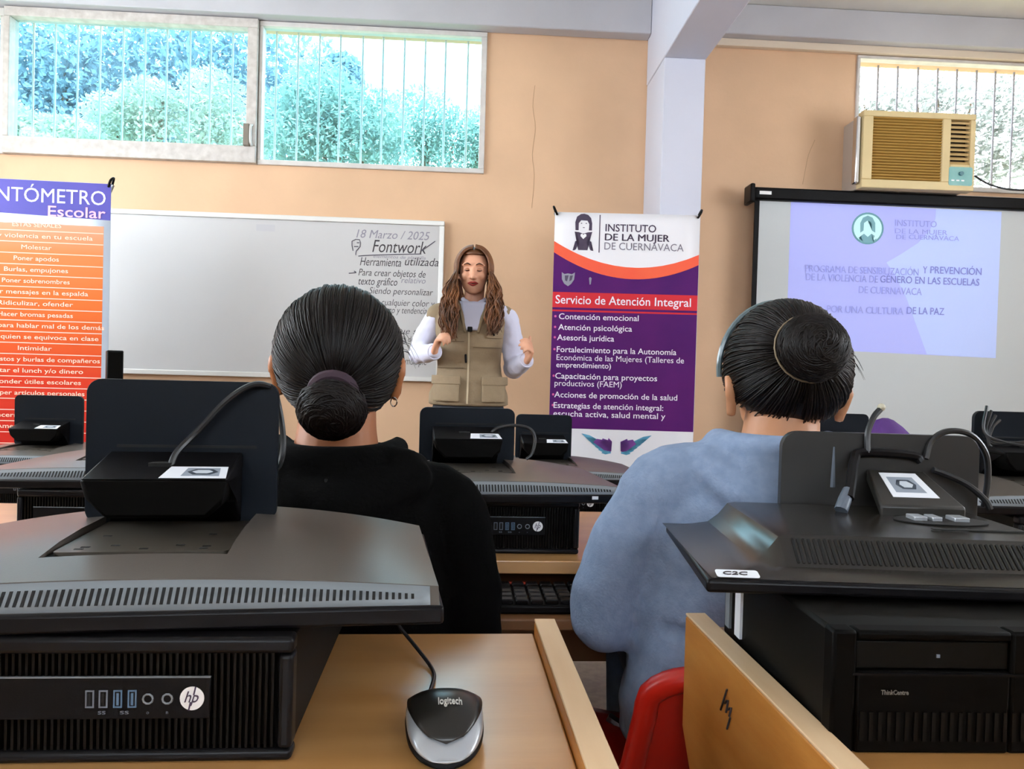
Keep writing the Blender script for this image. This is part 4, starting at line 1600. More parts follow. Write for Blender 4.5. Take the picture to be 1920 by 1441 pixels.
# ------------------------------------------------------------------ people
M_SKIN1 = mat('warm_skin', 'DCA283', .5, var=.06, vscale=9)
M_SKIN2 = mat('brown_skin', 'A8683F', .5, var=.08, vscale=9)
M_SKIN3 = mat('light_brown_skin', 'B9805A', .5, var=.07, vscale=9)
M_HAIRD = mat('near_black_hair', '0A0706', .42, color2='140D0A', vscale=30, spec=.2)
M_HAIRB = mat('long_brown_hair', '3E2413', .42, color2='8A5630', vscale=11)
M_HOODB = mat('black_fleece', '060606', .95, spec=.08, var=.2, vscale=30, bump=.12, bscale=160)
M_HOODG = mat('blue_grey_fleece', '7E91AE', .9, color2='8B9DB9', vscale=60, bump=.15, bscale=220)
M_SHIRT = mat('pale_shirt_cotton', 'D6D6EA', .8, bump=.1, bscale=60)
M_KHAKI = mat('khaki_vest_cloth', '8E7B61', .85, var=.07, vscale=22, bump=.15, bscale=120)
M_KHAKID = mat('khaki_seam', '6E5C45', .85)
M_NAVY = mat('dark_navy_trousers', '20232C', .8, bump=.1, bscale=120)
M_JEAN = mat('blue_jeans', '3D506C', .85, var=.15, vscale=40)
M_SHOE = mat('dark_shoe', '1C1815', .5)


def limb(bm, pts, rad, seg=14, n=4, flat=None):
    tube(bm, pts, rad, seg, n, True, flat, True)


def hand_prims(bm, wrist, D, N, curl, thumb_up, k=1.0, thumb_dir=None):
    """palm, four unequal fingers bent at three joints, thumb leaving the side of the palm"""
    W = V(wrist)
    D = V(D).normalized()
    N = V(N)
    N = (N - D * N.dot(D)).normalized()
    S_ = D.cross(N)
    if S_.dot(V(thumb_up)) < 0:
        S_ = -S_
    pl_ = .082 * k
    for a in (-.026, -.009, .009, .026):
        limb(bm, [W + S_ * a * .55 * k, W + D * pl_ * .5 + S_ * a * k, W + D * pl_ + S_ * a * 1.05 * k], [.014 * k, .0135 * k, .0115 * k], 10, 3)
    for i, (a, L, r) in enumerate(((.028, .068, .0088), (.0095, .077, .0092), (-.0095, .071, .0088), (-.027, .056, .0078))):
        p = W + D * pl_ + S_ * a * 1.05 * k
        pts, d = [p], D.copy()
        for j, f in enumerate((.45, .31, .24)):
            ang = curl[i] * (.75, 1.0, .6)[j]
            d = (Matrix.Rotation(ang, 3, D.cross(N)) @ d).normalized()
            p = p + d * L * f * k
            pts.append(p)
        limb(bm, pts, [r * k, r * .95 * k, r * .88 * k, r * .75 * k], 10, 3)
    td = V(thumb_dir).normalized() if thumb_dir else (S_ * .75 + D * .6 + N * .35).normalized()
    b = W + D * .022 * k + S_ * .026 * k
    td2 = (td + D * .35 + N * .1).normalized()
    limb(bm, [b - S_ * .012 * k, b + td * .03 * k, b + td * .03 * k + td2 * .028 * k, b + td * .03 * k + td2 * .05 * k], [.0125 * k, .0115 * k, .0098 * k, .008 * k], 10, 3)


def person(label, loc, rz):
    return thing('person', label, 'person', loc, rz)


def link_fused(name, me, m, parent):
    return link(name, me, m, parent)


def strands_mesh(name, paths, m, parent, seg=5, n=5):
    bm = BM()
    for pts, r in paths:
        k = len(pts)
        rr = [r * (.55 + .45 * math.sin(math.pi * (i + .6) / (k + .2))) for i in range(k)]
        rr[-1] = r * .35
        tube(bm, pts, rr, seg, n)
    return obj(name, bm, m, parent, ang=180)


# ---------- the standing speaker (local -Y faces the room)
def build_speaker():
    pos = P(878, 760, 3.5)
    t = person('standing woman with long brown hair, khaki vest and pale shirt, by the whiteboard', (pos.x, pos.y, 0), R(-2))
    rshoulder, relbow, rwrist = V((-.150, .0, 1.335)), V((-.235, .03, 1.165)), V((-.150, -.17, 1.165))
    lshoulder, lelbow, lwrist = V((.165, .0, 1.335)), V((.205, .04, 1.105)), V((.262, -.11, 1.140))
    HC = V((.010, -.012, 1.545))
    bm = BM()
    ball(bm, HC + V((0, .012, .012)), (.069, .088, .092), 28, 18)
    # lower face: narrowing jaw and chin
    loft(bm, [ell(z, HC.x, cy, rx, ry, 28, 2.1) for z, cy, rx, ry in ((1.437, -.074, .016, .014), (1.446, -.066, .032, .030), (1.462, -.050, .046, .050), (1.49, -.034, .057, .066), (1.53, -.022, .063, .076), (1.57, -.014, .062, .080))])
    limb(bm, [HC + V((0, -.088, .002)), HC + V((0, -.102, -.022)), HC + V((0, -.108, -.036))], [.0075, .0095, .0115], 10)
    limb(bm, [HC + V((-.011, -.098, -.038)), HC + V((.011, -.098, -.038))], .0075, 8, 1)
    for s in (-1, 1):
        ball(bm, HC + V((s * .034, -.070, -.028)), (.022, .018, .020), 12, 8)
        limb(bm, [HC + V((s * .014, -.086, .024)), HC + V((s * .034, -.082, .028)), HC + V((s * .05, -.066, .022))], [.006, .007, .005], 8)
        ball(bm, HC + V((s * .068, .008, -.012)), (.008, .016, .026), 10, 8)
    limb(bm, [(HC.x, -.045, 1.468), (HC.x, -.052, 1.475)], .026, 10, 1)
    limb(bm, [(.005, .012, 1.36), (.012, .010, 1.42), (.018, .008, 1.50)], [.052, .047, .046], 16)
    loft(bm, [ell(z, 0, 0, rx, ry) for z, rx, ry in ((.80, .15, .10), (.90, .16, .105), (1.05, .125, .09), (1.18, .13, .095), (1.30, .130, .085), (1.37, .09, .065))])
    limb(bm, [(-.06, 0, 1.355), rshoulder], [.045, .034])
    limb(bm, [(.06, 0, 1.355), lshoulder], [.045, .034])
    limb(bm, [rshoulder, relbow], [.034, .030])
    limb(bm, [relbow, rwrist], [.034, .024])
    limb(bm, [lshoulder, lelbow], [.034, .030])
    limb(bm, [lelbow, lwrist], [.034, .024])
    hand_prims(bm, rwrist, (.28, -.55, .8), (.85, -.1, -.25), (1.25, 1.2, 1.25, 1.3), (-.2, -.3, 1), .95, (.25, -.75, .55))
    hand_prims(bm, lwrist, (.22, -.62, .62), (-.9, -.25, .1), (.95, 1.1, 1.15, 1.2), (0, 0, 1), .95, (.18, .05, .95))
    for s in (-1, 1):
        limb(bm, [(s * .085, 0, .86), (s * .09, -.012, .48), (s * .088, .02, .085)], [.080, .052, .038])
        limb(bm, [(s * .088, .02, .06), (s * .10, -.13, .035)], [.036, .026])
    me = fuse(bm, .0052, 3)
    # eye hollows
    for v in me.vertices:
        for s in (-1, 1):
            c = HC + V((s * .028, -.085, .002))
            d = (v.co - c).length
            if d < .022:
                v.co.y += .007 * (1 - d / .022) ** 1.2
    body = link('body', me, M_SKIN1, t)
    # face details
    for s in (-1, 1):
        bm = BM()
        limb(bm, [HC + V((s * .014, -.0915, .0215)), HC + V((s * .028, -.0915, .0275)), HC + V((s * .044, -.080, .0225))], [.0026, .0030, .0014], 8)
        obj('eyebrow', bm, mat('eyebrow_brown', '4B2F1E', .7), t)
        bm = BM()
        ball(bm, HC + V((s * .028, -.0745, .001)), (.0125, .008, .0085), 14, 10)
        obj('eyelid', bm, mat('eyelid_skin', 'B27A5C', .5), t)
        bm = BM()
        limb(bm, [HC + V((s * .016, -.0795, -.0035)), HC + V((s * .028, -.0842, -.0060)), HC + V((s * .040, -.0775, -.0030))], [.0012, .0022, .0012], 7)
        obj('eyelash', bm, mat('lash_dark', '2A1812', .7), t)
    bm = BM()
    limb(bm, [HC + V((-.022, -.089, -.062)), HC + V((-.009, -.098, -.0585)), HC + V((0, -.099, -.060)), HC + V((.009, -.098, -.0585)), HC + V((.022, -.089, -.062))], [.0024, .0042, .0040, .0042, .0024], 8)
    limb(bm, [HC + V((-.021, -.089, -.0635)), HC + V((0, -.0975, -.0715)), HC + V((.021, -.089, -.0635))], [.0024, .0052, .0024], 8)
    obj('lips', bm, mat('red_lips', '9E3A34', .4), t)
    bm = BM()
    limb(bm, [HC + V((-.014, -.0985, -.0655)), HC + V((0, -.1030, -.0660)), HC + V((.014, -.0985, -.0655))], [.001, .0022, .001], 6)
    obj('mouth_gap', bm, mat('mouth_dark', '4A1714', .6), t)
    # shirt: inner body, sleeves with cuffs, collar
    bm = BM()
    loft(bm, [ell(z, 0, 0, rx, ry) for z, rx, ry in ((.95, .15, .105), (1.10, .135, .10), (1.25, .145, .11), (1.34, .14, .09), (1.385, .085, .07))])
    for sh_, el, wr, sgn in ((rshoulder, relbow, rwrist, -1), (lshoulder, lelbow, lwrist, 1)):
        limb(bm, [V((sgn * .09, 0, 1.35)), sh_, (sh_ + el) / 2 + V((sgn * .012, .01, 0)), el + V((sgn * .006, .006, -.006))], [.054, .052, .054, .048])
        limb(bm, [el, (el + wr) / 2 + V((0, 0, -.006)), wr - (wr - el).normalized() * .012], [.048, .044, .036])
    def crumple(co):
        n_ = noise.noise(co * 16) * .006 + noise.noise(co * 38) * .003
        return co + V((n_, n_, n_ * .5)) if abs(co.x) > .14 else co
    link('shirt', fuse(bm, .007, 4, crumple), M_SHIRT, t)
    for wr, el in ((rwrist, relbow), (lwrist, lelbow)):
        d = (wr - el).normalized()
        bm = BM()
        tube(bm, [wr - d * .030, wr - d * .004, wr + d * .006], [.039, .038, .034], 18)
        obj('shirt_cuff', bm, M_SHIRT, t)
    # vest
    VR = [(.925, 0, .188, .135), (.97, 0, .186, .133), (1.02, .0, .168, .124), (1.07, .0, .152, .116), (1.12, .0, .148, .114), (1.18, -.002, .152, .120), (1.25, -.006, .160, .130), (1.30, -.004, .162, .124), (1.345, .0, .158, .108), (1.375, .002, .128, .090), (1.395, .004, .092, .072)]
    def vring(z):
        for a, b in zip(VR, VR[1:]):
            if a[0] <= z <= b[0]:
                k = (z - a[0]) / (b[0] - a[0])
                return [a[i] * (1 - k) + b[i] * k for i in (1, 2, 3)]
        return list(VR[0][1:]) if z < VR[0][0] else list(VR[-1][1:])
    def vpt(x, z, off=0.0):
        cy, rx, ry = vring(z)
        u = min(.98, abs(x) / rx)
        yy = cy - ry * (1 - u ** 2.3) ** (1 / 2.3)
        nx, ny = x / rx ** 2, -abs(yy - cy) / ry ** 2
        L = math.hypot(nx, ny)
        return V((x + off * nx / L, yy + off * ny / L, z))
    bm = BM()
    loft(bm, [ell(z, 0, cy, rx, ry, 40) for z, cy, rx, ry in VR])
    for s in (-1, 1):
        limb(bm, [(s * .07, .002, 1.372), (s * .150, .002, 1.340)], [.046, .058])
    def vcrumple(co):
        k = noise.noise(co * 11) * .005 + noise.noise(V((co.x * 14, co.y * 14, co.z * 30))) * .003
        return co + V((co.x, co.y, 0)).normalized() * k
    vest = link('vest', fuse(bm, .0075, 5, vcrumple), M_KHAKI, t)
    # shirt front and open vest edges
    bm = BM()
    rows = []
    for i in range(13):
        z = 1.268 + (1.402 - 1.268) * i / 12
        hw_ = .028 + .030 * (i / 12)
        rows.append([bm.verts.new(vpt(.012 + hw_ * (k / 4 - 1), z, .006) + V((0, -.004 * (i / 12), 0))) for k in range(9)])
    for a, b in zip(rows, rows[1:]):
        for k in range(8):
            bm.faces.new((a[k], a[k + 1], b[k + 1], b[k]))
    so = obj('shirt_front', bm, M_SHIRT, t).modifiers.new('t', 'SOLIDIFY')
    so.thickness, so.offset = .004, 0
    for s in (-1, 1):
        bm = BM()
        limb(bm, [vpt(.012 + s * .029, 1.262, .008), vpt(.012 + s * .045, 1.33, .008), vpt(.012 + s * .060, 1.385, .010)], [.007, .009, .009], 10)
        obj('vest_lapel', bm, M_KHAKI, t)
        bm = BM()
        limb(bm, [(.015 + s * .004, -.062, 1.384), (.015 + s * .034, -.056, 1.402), (.015 + s * .052, -.02, 1.415), (.015 + s * .04, .03, 1.422)], [.009, .011, .011, .010], 10)
        obj('shirt_collar', bm, M_SHIRT, t)
    def patch(name, x0, x1, z0, z1, off, m, parent, thick=.006, nx=10, nz=8):
        bm = BM()
        g = [[bm.verts.new(vpt(x0 + (x1 - x0) * i / nx, z0 + (z1 - z0) * j / nz, off)) for j in range(nz + 1)] for i in range(nx + 1)]
        for i in range(nx):
            for j in range(nz):
                bm.faces.new((g[i][j], g[i + 1][j], g[i + 1][j + 1], g[i][j + 1]))
        o = obj(name, bm, m, parent)
        s_ = o.modifiers.new('t', 'SOLIDIFY')
        s_.thickness, s_.offset = thick, 0
        b_ = o.modifiers.new('b', 'BEVEL')
        b_.width, b_.segments, b_.limit_method = .003, 2, 'ANGLE'
        return o
    patch('hip_pocket', -.148, -.034, .945, 1.030, .012, M_KHAKI, vest, .012)
    patch('pocket_flap', -.152, -.030, 1.022, 1.062, .019, M_KHAKI, vest, .006)
    patch('hip_pocket', .062, .158, .945, 1.030, .012, M_KHAKI, vest, .012)
    patch('pocket_flap', .058, .162, 1.022, 1.060, .019, M_KHAKI, vest, .006)
    patch('chest_flap', .075, .140, 1.235, 1.262, .010, M_KHAKI, vest, .005)
    patch('zipper', -.004, .004, .935, 1.262, .008, mat('zip_beige', 'B3A184', .5), vest, .002, 2, 24)
    patch('seam_line', -.140, -.020, 1.095, 1.099, .0055, M_KHAKID, vest, .002)
    patch('seam_line', .020, .140, 1.190, 1.193, .0055, M_KHAKID, vest, .002)
    patch('seam_line', -.150, -.020, 1.215, 1.218, .0055, M_KHAKID, vest, .002)
    bm = BM()
    limb(bm, [vpt(-.012, 1.155, .010), vpt(-.010, 1.125, .012)], .005, 8, 1)
    obj('zip_pull', bm, M_BLK, vest)
    bm = BM()
    limb(bm, [vpt(.100, 1.262, .012), vpt(.105, 1.250, .014)], .005, 8, 1)
    obj('snap_button', bm, M_BLK, vest)
    bm = BM()
    box(bm, vpt(.004, 1.272, .016), (.022, .012, .022))
    obj('clip_microphone', bm, M_BLK, t, .003)
    # trousers and shoes
    bm = BM()
    loft(bm, [ell(z, 0, 0, rx, ry) for z, rx, ry in ((.78, .165, .115), (.88, .175, .122), (.99, .150, .108), (1.04, .13, .095))])
    for s in (-1, 1):
        limb(bm, [(s * .088, 0, .84), (s * .092, -.01, .48), (s * .09, .018, .10)], [.092, .066, .055])
    link('trousers', fuse(bm, .010, 4), M_NAVY, t)
    for s in (-1, 1):
        bm = BM()
        limb(bm, [(s * .088, .045, .042), (s * .092, -.03, .046), (s * .10, -.15, .034)], [.040, .044, .032], flat=((0, 0, 1), .95))
        obj('shoe', bm, M_SHOE, t)
    # hair: parted cap plus long waving locks
    rnd = random.Random(4)
    bm = BM()
    bmesh.ops.create_uvsphere(bm, u_segments=36, v_segments=24, radius=1.0)
    C2 = HC + V((0, .014, .014))
    kill = []
    for v in bm.verts:
        d = v.co.copy()
        v.co = C2 + V((d.x * .078, d.y * .100, d.z * .103))
        if d.y < -.30 and d.z < .60 and abs(d.x) < .90:
            kill.append(v)
        elif d.z < -.55:
            kill.append(v)
    bmesh.ops.delete(bm, geom=kill, context='VERTS')
    cap = obj('hair_cap', bm, M_HAIRB, t, ang=180)
    s_ = cap.modifiers.new('t', 'SOLIDIFY')
    s_.thickness = .008
    paths = []
    for i in range(620):
        s = -1 if i % 2 else 1
        ph = rnd.uniform(-.62, 1.0)         # front .. back along the parting
        y0 = .014 + (.088 * ph if ph > 0 else .098 * ph)
        off = rnd.uniform(.0, .010)
        pts = []
        ky = math.sqrt(max(0.05, 1 - ((y0 - .014) / .106) ** 2))
        for j in range(6):
            a = R(2 + 96 * j / 5)
            pts.append(C2 + V((s * math.sin(a) * (.080 + off) * max(ky, .80) + .002 * s, (y0 - .014) * (1 + .05 * j) - (.012 * j / 5 if ph < 0 else 0), math.cos(a) * (.104 + off) * (ky if j < 3 else max(ky, .55)))))
        long_ = rnd.uniform(.19, .33) if s < 0 else rnd.uniform(.17, .30)
        front = ph < .45
        xo = rnd.uniform(-.022, .034)
        w0 = rnd.uniform(0, 6.28)
        am = rnd.uniform(.006, .016)
        last = pts[-1]
        for j in range(1, 9):
            u = j / 8
            z = last.z - long_ * u
            x = last.x + s * (.010 + xo) * math.sin(u * 2.2) * 1.2 + am * math.sin(w0 + u * 15) * u
            if front:
                y = last.y + (-.070 - .055 * (ph < 0)) * min(1, u * 1.6) + am * math.cos(w0 + u * 13) * u
                if z < 1.40:
                    zz_ = max(1.0, z)
                    xx = max(-.14, min(.14, x))
                    y = min(y, vpt(xx, min(1.39, zz_)).y - .010 - .010 * abs(math.sin(i)))
            else:
                y = last.y + .02 * u + am * math.cos(w0 + u * 13) * u
                if z < 1.40:
                    y = max(y, .085)
            pts.append(V((x, y, z)))
        paths.append((pts, rnd.uniform(.0022, .0042)))
    strands_mesh('hair_strand', paths, M_HAIRB, t, 5, 3).name = 'long_hair'
    return t


speaker = build_speaker()


# ---------- seated women seen from behind (local +Y faces the board, origin on the floor under the seat)
def head_hair(t, HC, rad, bun, bunr, skin_dirs, seed, hairline=-.52, front=.35, m=M_HAIRD, n=1300, r=(.0008, .0017)):
    rnd = random.Random(seed)
    rx, ry, rz_ = rad
    bm = BM()
    bmesh.ops.create_uvsphere(bm, u_segments=40, v_segments=28, radius=1.0)
    kill = []
    for v in bm.verts:
        d = v.co.copy()
        v.co = HC + V((d.x * rx, d.y * ry, d.z * rz_))
        if (d.y > front + .35 * abs(d.x) and d.z < .52) or d.z < hairline - .42 * max(0, -d.y) * 0.8:
            kill.append(v)
    bmesh.ops.delete(bm, geom=kill, context='VERTS')
    cap = obj('hair_cap', bm, m, t, ang=180)
    s_ = cap.modifiers.new('t', 'SOLIDIFY')
    s_.thickness = .010
    B = V(bun)
    bd = V(((B.x - HC.x) / rx, (B.y - HC.y) / ry, (B.z - HC.z) / rz_)).normalized()
    paths = []
    for i in range(n):
        # start on the hairline or somewhere on the scalp
        while True:
            d = V((rnd.gauss(0, 1), rnd.gauss(0, 1), rnd.gauss(0, 1))).normalized()
            if d.z < hairline - .3 * max(0, -d.y):
                continue
            if d.y > front + .02 + .35 * abs(d.x) and d.z < .55:
                continue
            if d.angle(bd) < .35:
                continue
            break
        ang = d.angle(bd)
        lift = rnd.uniform(1.005, 1.035)
        pts = []
        m_ = max(4, int(ang / .22))
        for j in range(m_ + 1):
            u = j / m_
            q = d.slerp(bd, u * (1 - .18 / max(ang, .3)))
            q = q.normalized()
            k = lift + .02 * math.sin(u * math.pi) + .012 * noise.noise(q * 6 + V((i % 7, 0, 0)))
            pts.append(HC + V((q.x * rx * k, q.y * ry * k, q.z * rz_ * k)))
        paths.append((pts, rnd.uniform(*r)))
    strands_mesh('combed_hair', paths, m, t, 5, 1)
    # bun: coiled rope of hair
    axis = V((B.x - HC.x, B.y - HC.y, B.z - HC.z)).normalized()
    a1 = axis.orthogonal().normalized()
    a2 = axis.cross(a1)
    bm = BM()
    q = axis.to_track_quat('Z', 'Y').to_matrix()
    ball(bm, B, (bunr * .86, bunr * .86, bunr * .62), 20, 14, q)
    bmo = obj('hair_bun', bm, m, t, ang=180)
    paths = []
    for i in range(330):
        th = rnd.uniform(.25, 1.35)       # latitude of the coil
        ph = rnd.uniform(0, 6.28)
        ln = rnd.uniform(1.6, 3.4)
        pts = []
        for j in range(13):
            u = j / 12
            a = ph + ln * u
            th2 = th + .25 * math.sin(a * 1.3 + i) + .35 * (u - .5)
            rr = bunr * (1 + rnd.uniform(-.01, .05))
            pts.append(B + (a1 * math.cos(a) + a2 * math.sin(a)) * math.sin(th2) * rr + axis * (math.cos(th2) * bunr * .75))
        paths.append((pts, rnd.uniform(r[0], r[1] * 1.25)))
    strands_mesh('bun_coil', paths, m, bmo, 5, 1)
    # loose wisps
    wisp = 1
    paths = []
    for i in range(11):
        a = (-1 if wisp < 0 else 1) * rnd.uniform(.75, 1.25)
        d = V((math.sin(a) * 1.0, rnd.uniform(-.2, .25), math.cos(a) * rnd.uniform(.1, .6))).normalized()
        p = HC + V((d.x * rx * 1.02, d.y * ry, d.z * rz_ * 1.02))
        o = V((d.x * .9, -.2, -.5 + .3 * rnd.random())).normalized()
        L = rnd.uniform(.012, .034)
        paths.append(([p, p + o * L * .5 + V((0, 0, .004)), p + o * L + V((0, 0, -L * .5))], .00045))
    strands_mesh('loose_wisp', paths, m, t, 4, 2)
    return bmo


def seated(label, loc, rz, HC, head_r, skin, torso, arms, neck, hood_m, pants, ears, knit):
    t = person(label, loc, rz)
    hx, hy, hz = HC
    bm = BM()
    ball(bm, HC + V((0, .0, .008)), (head_r[0] * .92, head_r[1] * .93, head_r[2] * .92), 28, 18)
    loft(bm, [ell(z, hx, hy + cy, rx, ry, 28, 2.1) for z, cy, rx, ry in ((hz - .118, .078, .018, .016), (hz - .108, .070, .034, .032), (hz - .09, .052, .050, .052), (hz - .055, .03, .064, .070), (hz - .01, .02, .070, .080))])
    limb(bm, [HC + V((0, .092, -.004)), HC + V((0, .108, -.034)), HC + V((0, .112, -.044))], [.008, .010, .012], 10)   # nose
    for s in (-1, 1):
        ball(bm, HC + V((s * .035, .076, -.035)), (.022, .018, .02), 12, 8)                                            # cheeks
    for s, dz, tip in ears:
        e = HC + V((s * head_r[0] * tip, -.005, dz))
        limb(bm, [e + V((0, -.004, -.030)), e + V((s * .004, -.010, -.012)), e + V((s * .009, -.016, .010)), e + V((s * .006, -.004, .028)), e + V((0, .012, .018))], [.0095, .0085, .0085, .008, .007], 10)
        ball(bm, e + V((-s * .002, .002, 0)), (.009, .016, .028), 12, 8)
    limb(bm, neck, [.072, .062, .058, .056][:len(neck)], 18)
    loft(bm, [ell(z, cx, cy, rx - .022, ry - .022) for z, cx, cy, rx, ry in torso[:-1]])
    for sh_, el, wr, hd in arms:
        limb(bm, [V(sh_), V(el)], [.045, .036])
        limb(bm, [V(el), V(wr)], [.036, .024])
        d = (V(wr) - V(el)).normalized()
        hand_prims(bm, V(wr), d, (0, 0, -1), (.35, .4, .4, .45), hd)
    for s in (-1, 1):
        limb(bm, [(s * .10, .02, .53), (s * .12, .42, .55), (s * .12, .40, .09)], [.085, .056, .038], n=1)
        limb(bm, [(s * .12, .40, .06), (s * .125, .54, .035)], [.034, .025])
    body = link('body', fuse(bm, .0058, 3), skin, t)
    # face: eyes, brows and mouth (turned away from the room)
    for s in (-1, 1):
        bm = BM()
        ball(bm, HC + V((s * .030, .083, -.004)), (.012, .009, .008), 12, 8)
        obj('eye', bm, mat('eye_white', 'E8E2DA', .3), t)
        bm = BM()
        limb(bm, [HC + V((s * .016, .094, .016)), HC + V((s * .046, .082, .018))], .003, 8, 1)
        obj('eyebrow', bm, M_HAIRD, t)
    bm = BM()
    limb(bm, [HC + V((-.02, .092, -.07)), HC + V((0, .100, -.071)), HC + V((.02, .092, -.07))], [.003, .005, .003], 8)
    obj('lips', bm, mat('natural_lips', '96514A', .5), t)
    # upper garment
    bm = BM()
    loft(bm, [ell(z, cx, cy, rx, ry) for z, cx, cy, rx, ry in torso])
    for (sh_, el, wr, hd), (r0_, r1_, r2_, r3_) in zip(arms, knit['arm']):
        sh_, el, wr = V(sh_), V(el), V(wr)
        root = V((sh_.x * .45 + torso[-1][1] * .55, sh_.y, sh_.z + knit.get('slope', .018)))
        limb(bm, [root, sh_, (sh_ * .5 + el * .5) + V(knit.get('bow', (0, 0, 0))) * (1 if el.x > 0 else -1), el], [r0_ * .95, r0_, r1_, r2_])
        limb(bm, [el, (el + wr) / 2, wr - (wr - el).normalized() * .01], [r2_, (r2_ + r3_) / 2, r3_])
    for pts, rr in knit['hood']:
        limb(bm, [V(p) for p in pts], rr)
    for c, r in knit.get('lump', ()):
        ball(bm, V(c), r, 24, 16)
    sc1, sc2 = knit.get('fold', (.010, .004))
    def folds(co):
        k = noise.noise(V((co.x * 7, co.y * 7, co.z * 13))) * sc1 + noise.noise(V((co.x * 18 + 3, co.y * 18, co.z * 26))) * sc2
        for z0, wd, dp in knit.get('bands', ()):
            if co.x > knit.get('bandx', -9):
                u = (co.z - z0 - .03 * co.x) / wd
                if abs(u) < 1:
                    k -= dp * (1 - u * u)
        n_ = V((co.x - torso[3][1], co.y, 0))
        return co + (n_.normalized() * k if n_.length > 1e-6 else V())
    top_ = link(knit['name'], fuse(bm, .0072, 5, folds), hood_m, t)
    # trousers and shoes
    bm = BM()
    loft(bm, [ell(z, 0, cy, rx, ry) for z, cy, rx, ry in ((.455, .02, .17, .13), (.50, .01, .195, .145), (.58, .0, .19, .14), (.62, 0, .16, .11))])
    for s in (-1, 1):
        limb(bm, [(s * .10, .02, .535), (s * .12, .42, .545), (s * .12, .40, .11)], [.100, .072, .055], n=1)
    link('trousers', fuse(bm, .010, 4), pants, t)
    for s in (-1, 1):
        bm = BM()
        limb(bm, [(s * .12, .375, .042), (s * .122, .45, .044), (s * .126, .56, .033)], [.040, .042, .030], flat=((0, 0, 1), .95))
        obj('shoe', bm, M_SHOE, t)
    return t, top_


# woman in black
DA = 1.17
ca = P(632, 760, DA)
HA = V((.0, .015, 1.108))
ta, hoodA = seated('seated woman in a black hoodie, dark hair in a low bun, seen from behind', (ca.x, ca.y, 0), R(4),
                   HA, (.096, .105, .106), M_SKIN2,
                   [(.47, 0, 0, .185, .125), (.56, 0, -.01, .195, .13), (.68, 0, 0, .190, .125), (.78, 0, .005, .195, .122), (.86, 0, .005, .185, .112), (.915, 0, .005, .155, .098), (.948, 0, .008, .115, .085), (.966, 0, .008, .085, .075)],
                   [((-.172, .0, .872), (-.212, -.01, .667), (-.12, .17, .712), (1, 0, 0)), ((.172, .0, .872), (.212, -.01, .667), (.12, .17, .712), (-1, 0, 0))],
                   [V((0, .005, .93)), V((0, .01, .99)), V((0, .02, 1.06))], M_HOODB, M_JEAN, ((-1, -.030, .93), (1, -.032, .93)),
                   dict(name='hoodie', arm=[(.060, .060, .054, .036)] * 2, slope=.020, bow=(.012, 0, 0), fold=(.008, .003),
                        hood=[([(-.085, .02, .962), (-.065, -.062, .952), (0, -.088, .948), (.065, -.062, .952), (.09, .02, .960)], [.020, .024, .026, .024, .020]),
                              ([(-.12, -.06, .925), (0, -.108, .885), (.12, -.06, .925)], [.030, .045, .030]),
                              ([(.075, -.055, .955), (.105, -.06, .952), (.128, -.03, .945)], [.018, .020, .014])],
                        lump=[((0, -.088, .885), (.10, .035, .07))]))
bunA = head_hair(ta, HA, (.0965, .106, .106), (.006, -.118, 1.030), .047, None, 21, hairline=-.62, front=.30)
bm = BM()
q = V((0, -1, -.55)).normalized().to_track_quat('Z', 'Y').to_matrix()
ring_c = V((.004, -.092, 1.050))
tube(bm, [ring_c + q @ V((.030 * math.cos(k * .5236), .030 * math.sin(k * .5236), 0)) for k in range(13)], .0085, 8, 2, caps=False)
obj('hair_tie', bm, mat('plum_hair_tie', '3A2733', .8), ta)
bm = BM()
tube(bm, [(0, -.118, .93), (0, -.140, .88), (0, -.128, .80)], .0022, 6, 4)
obj('hood_seam', bm, mat('black_seam', '060606', .9), hoodA)
bm = BM()
tube(bm, [(.088 + .005 * math.cos(k * .6283), -.006, 1.036 + .007 * math.sin(k * .6283)) for k in range(11)], .0012, 6, 1, caps=False)
obj('earring', bm, M_CHROME, ta)

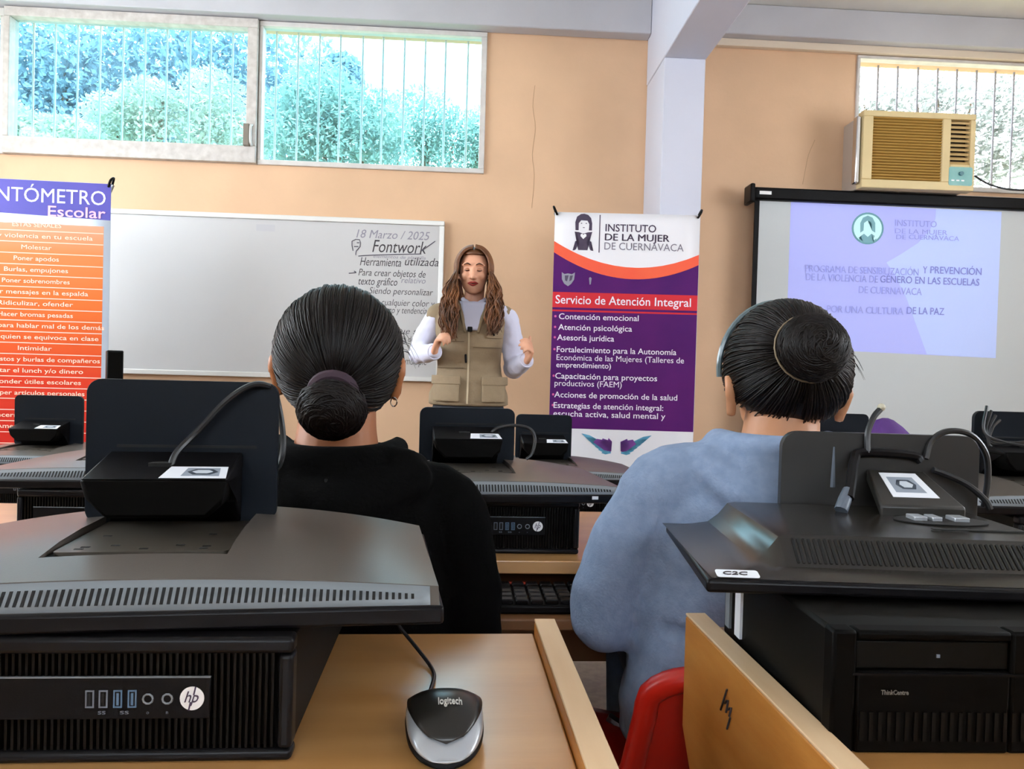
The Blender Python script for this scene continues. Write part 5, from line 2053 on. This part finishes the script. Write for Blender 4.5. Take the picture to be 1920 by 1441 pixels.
# woman in the blue grey hoodie
DB = 1.235
cbx = P(1450, 760, DB)
HB = V((.031, .03, 1.106))
tb, hoodB = seated('seated woman in a blue grey hoodie, dark hair in a high bun with headband', (cbx.x, cbx.y, 0), R(0),
                   HB, (.099, .108, .112), M_SKIN3,
                   [(.49, -.02, .0, .215, .145), (.57, -.02, -.01, .222, .15), (.68, -.02, -.005, .205, .138), (.78, -.015, .0, .205, .130), (.87, -.01, .005, .200, .118), (.925, -.005, .005, .170, .100), (.965, .005, .008, .120, .085), (.990, .012, .012, .085, .075)],
                   [((-.180, .0, .900), (-.266, .03, .682), (-.12, .17, .714), (1, 0, 0)), ((.180, .0, .900), (.235, .03, .695), (.13, .17, .714), (-1, 0, 0))],
                   [V((.012, .0, .95)), V((.018, .01, 1.0)), V((.026, .02, 1.06))], M_HOODG, M_JEAN, ((-1, -.045, .95), (1, -.05, .93)),
                   dict(name='hoodie', arm=[(.068, .066, .060, .038)] * 2, slope=.020, bow=(.016, 0, 0), fold=(.012, .005),
                        bands=((.705, .012, .010), (.640, .010, .006)), bandx=-.20,
                        hood=[([(-.085, .03, .985), (-.075, -.055, .978), (.01, -.082, .972), (.09, -.055, .978), (.105, .03, .985)], [.020, .026, .030, .026, .020]),
                              ([(-.118, -.035, .955), (-.085, -.078, .91), (.01, -.092, .87), (.10, -.078, .91), (.13, -.035, .955)], [.028, .038, .042, .038, .028])],
                        lump=[((.0, -.075, .905), (.115, .05, .085))]))
bunB = head_hair(tb, HB, (.0995, .109, .113), (.016, -.104, 1.138), .051, None, 33, hairline=-.58, front=.28)
# headband: a thin arc over the crown from ear to ear
bm = BM()
pts = []
for k in range(25):
    a = R(-98 + 196 * k / 24)
    pts.append(HB + V((math.sin(a) * .1025, .035, math.cos(a) * .1155)))
tube(bm, pts, .0052, 8, 1, flat=((0, 1, 0), 1.0))
obj('headband', bm, mat('glossy_grey_headband', '5E6E72', .15), tb)
bm = BM()
axis = (V((.016, -.104, 1.138)) - HB).normalized()
qa = axis.to_track_quat('Z', 'Y').to_matrix()
tube(bm, [V((.016, -.096, 1.138)) + qa @ V((.0535 * math.cos(k * .2618), .0535 * math.sin(k * .2618), -.004)) for k in range(25)], .0016, 6, 1, caps=False)
obj('bun_band', bm, mat('thin_bun_band', '8A7A62', .4), bunB)
bm = BM()
ball(bm, HB + V((.098, -.02, -.035)), .0035, 10, 8)
obj('earring', bm, M_WHITE, tb)

# chairs the two women sit on
chair_b = chair('red plastic chair under the woman in the blue grey hoodie', (cbx.x - .055, cbx.y + .05, 0), R(1))
chair_a = dup(chair_b, (ca.x, ca.y + .05, 0), R(4), 'red plastic chair under the woman in the black hoodie')
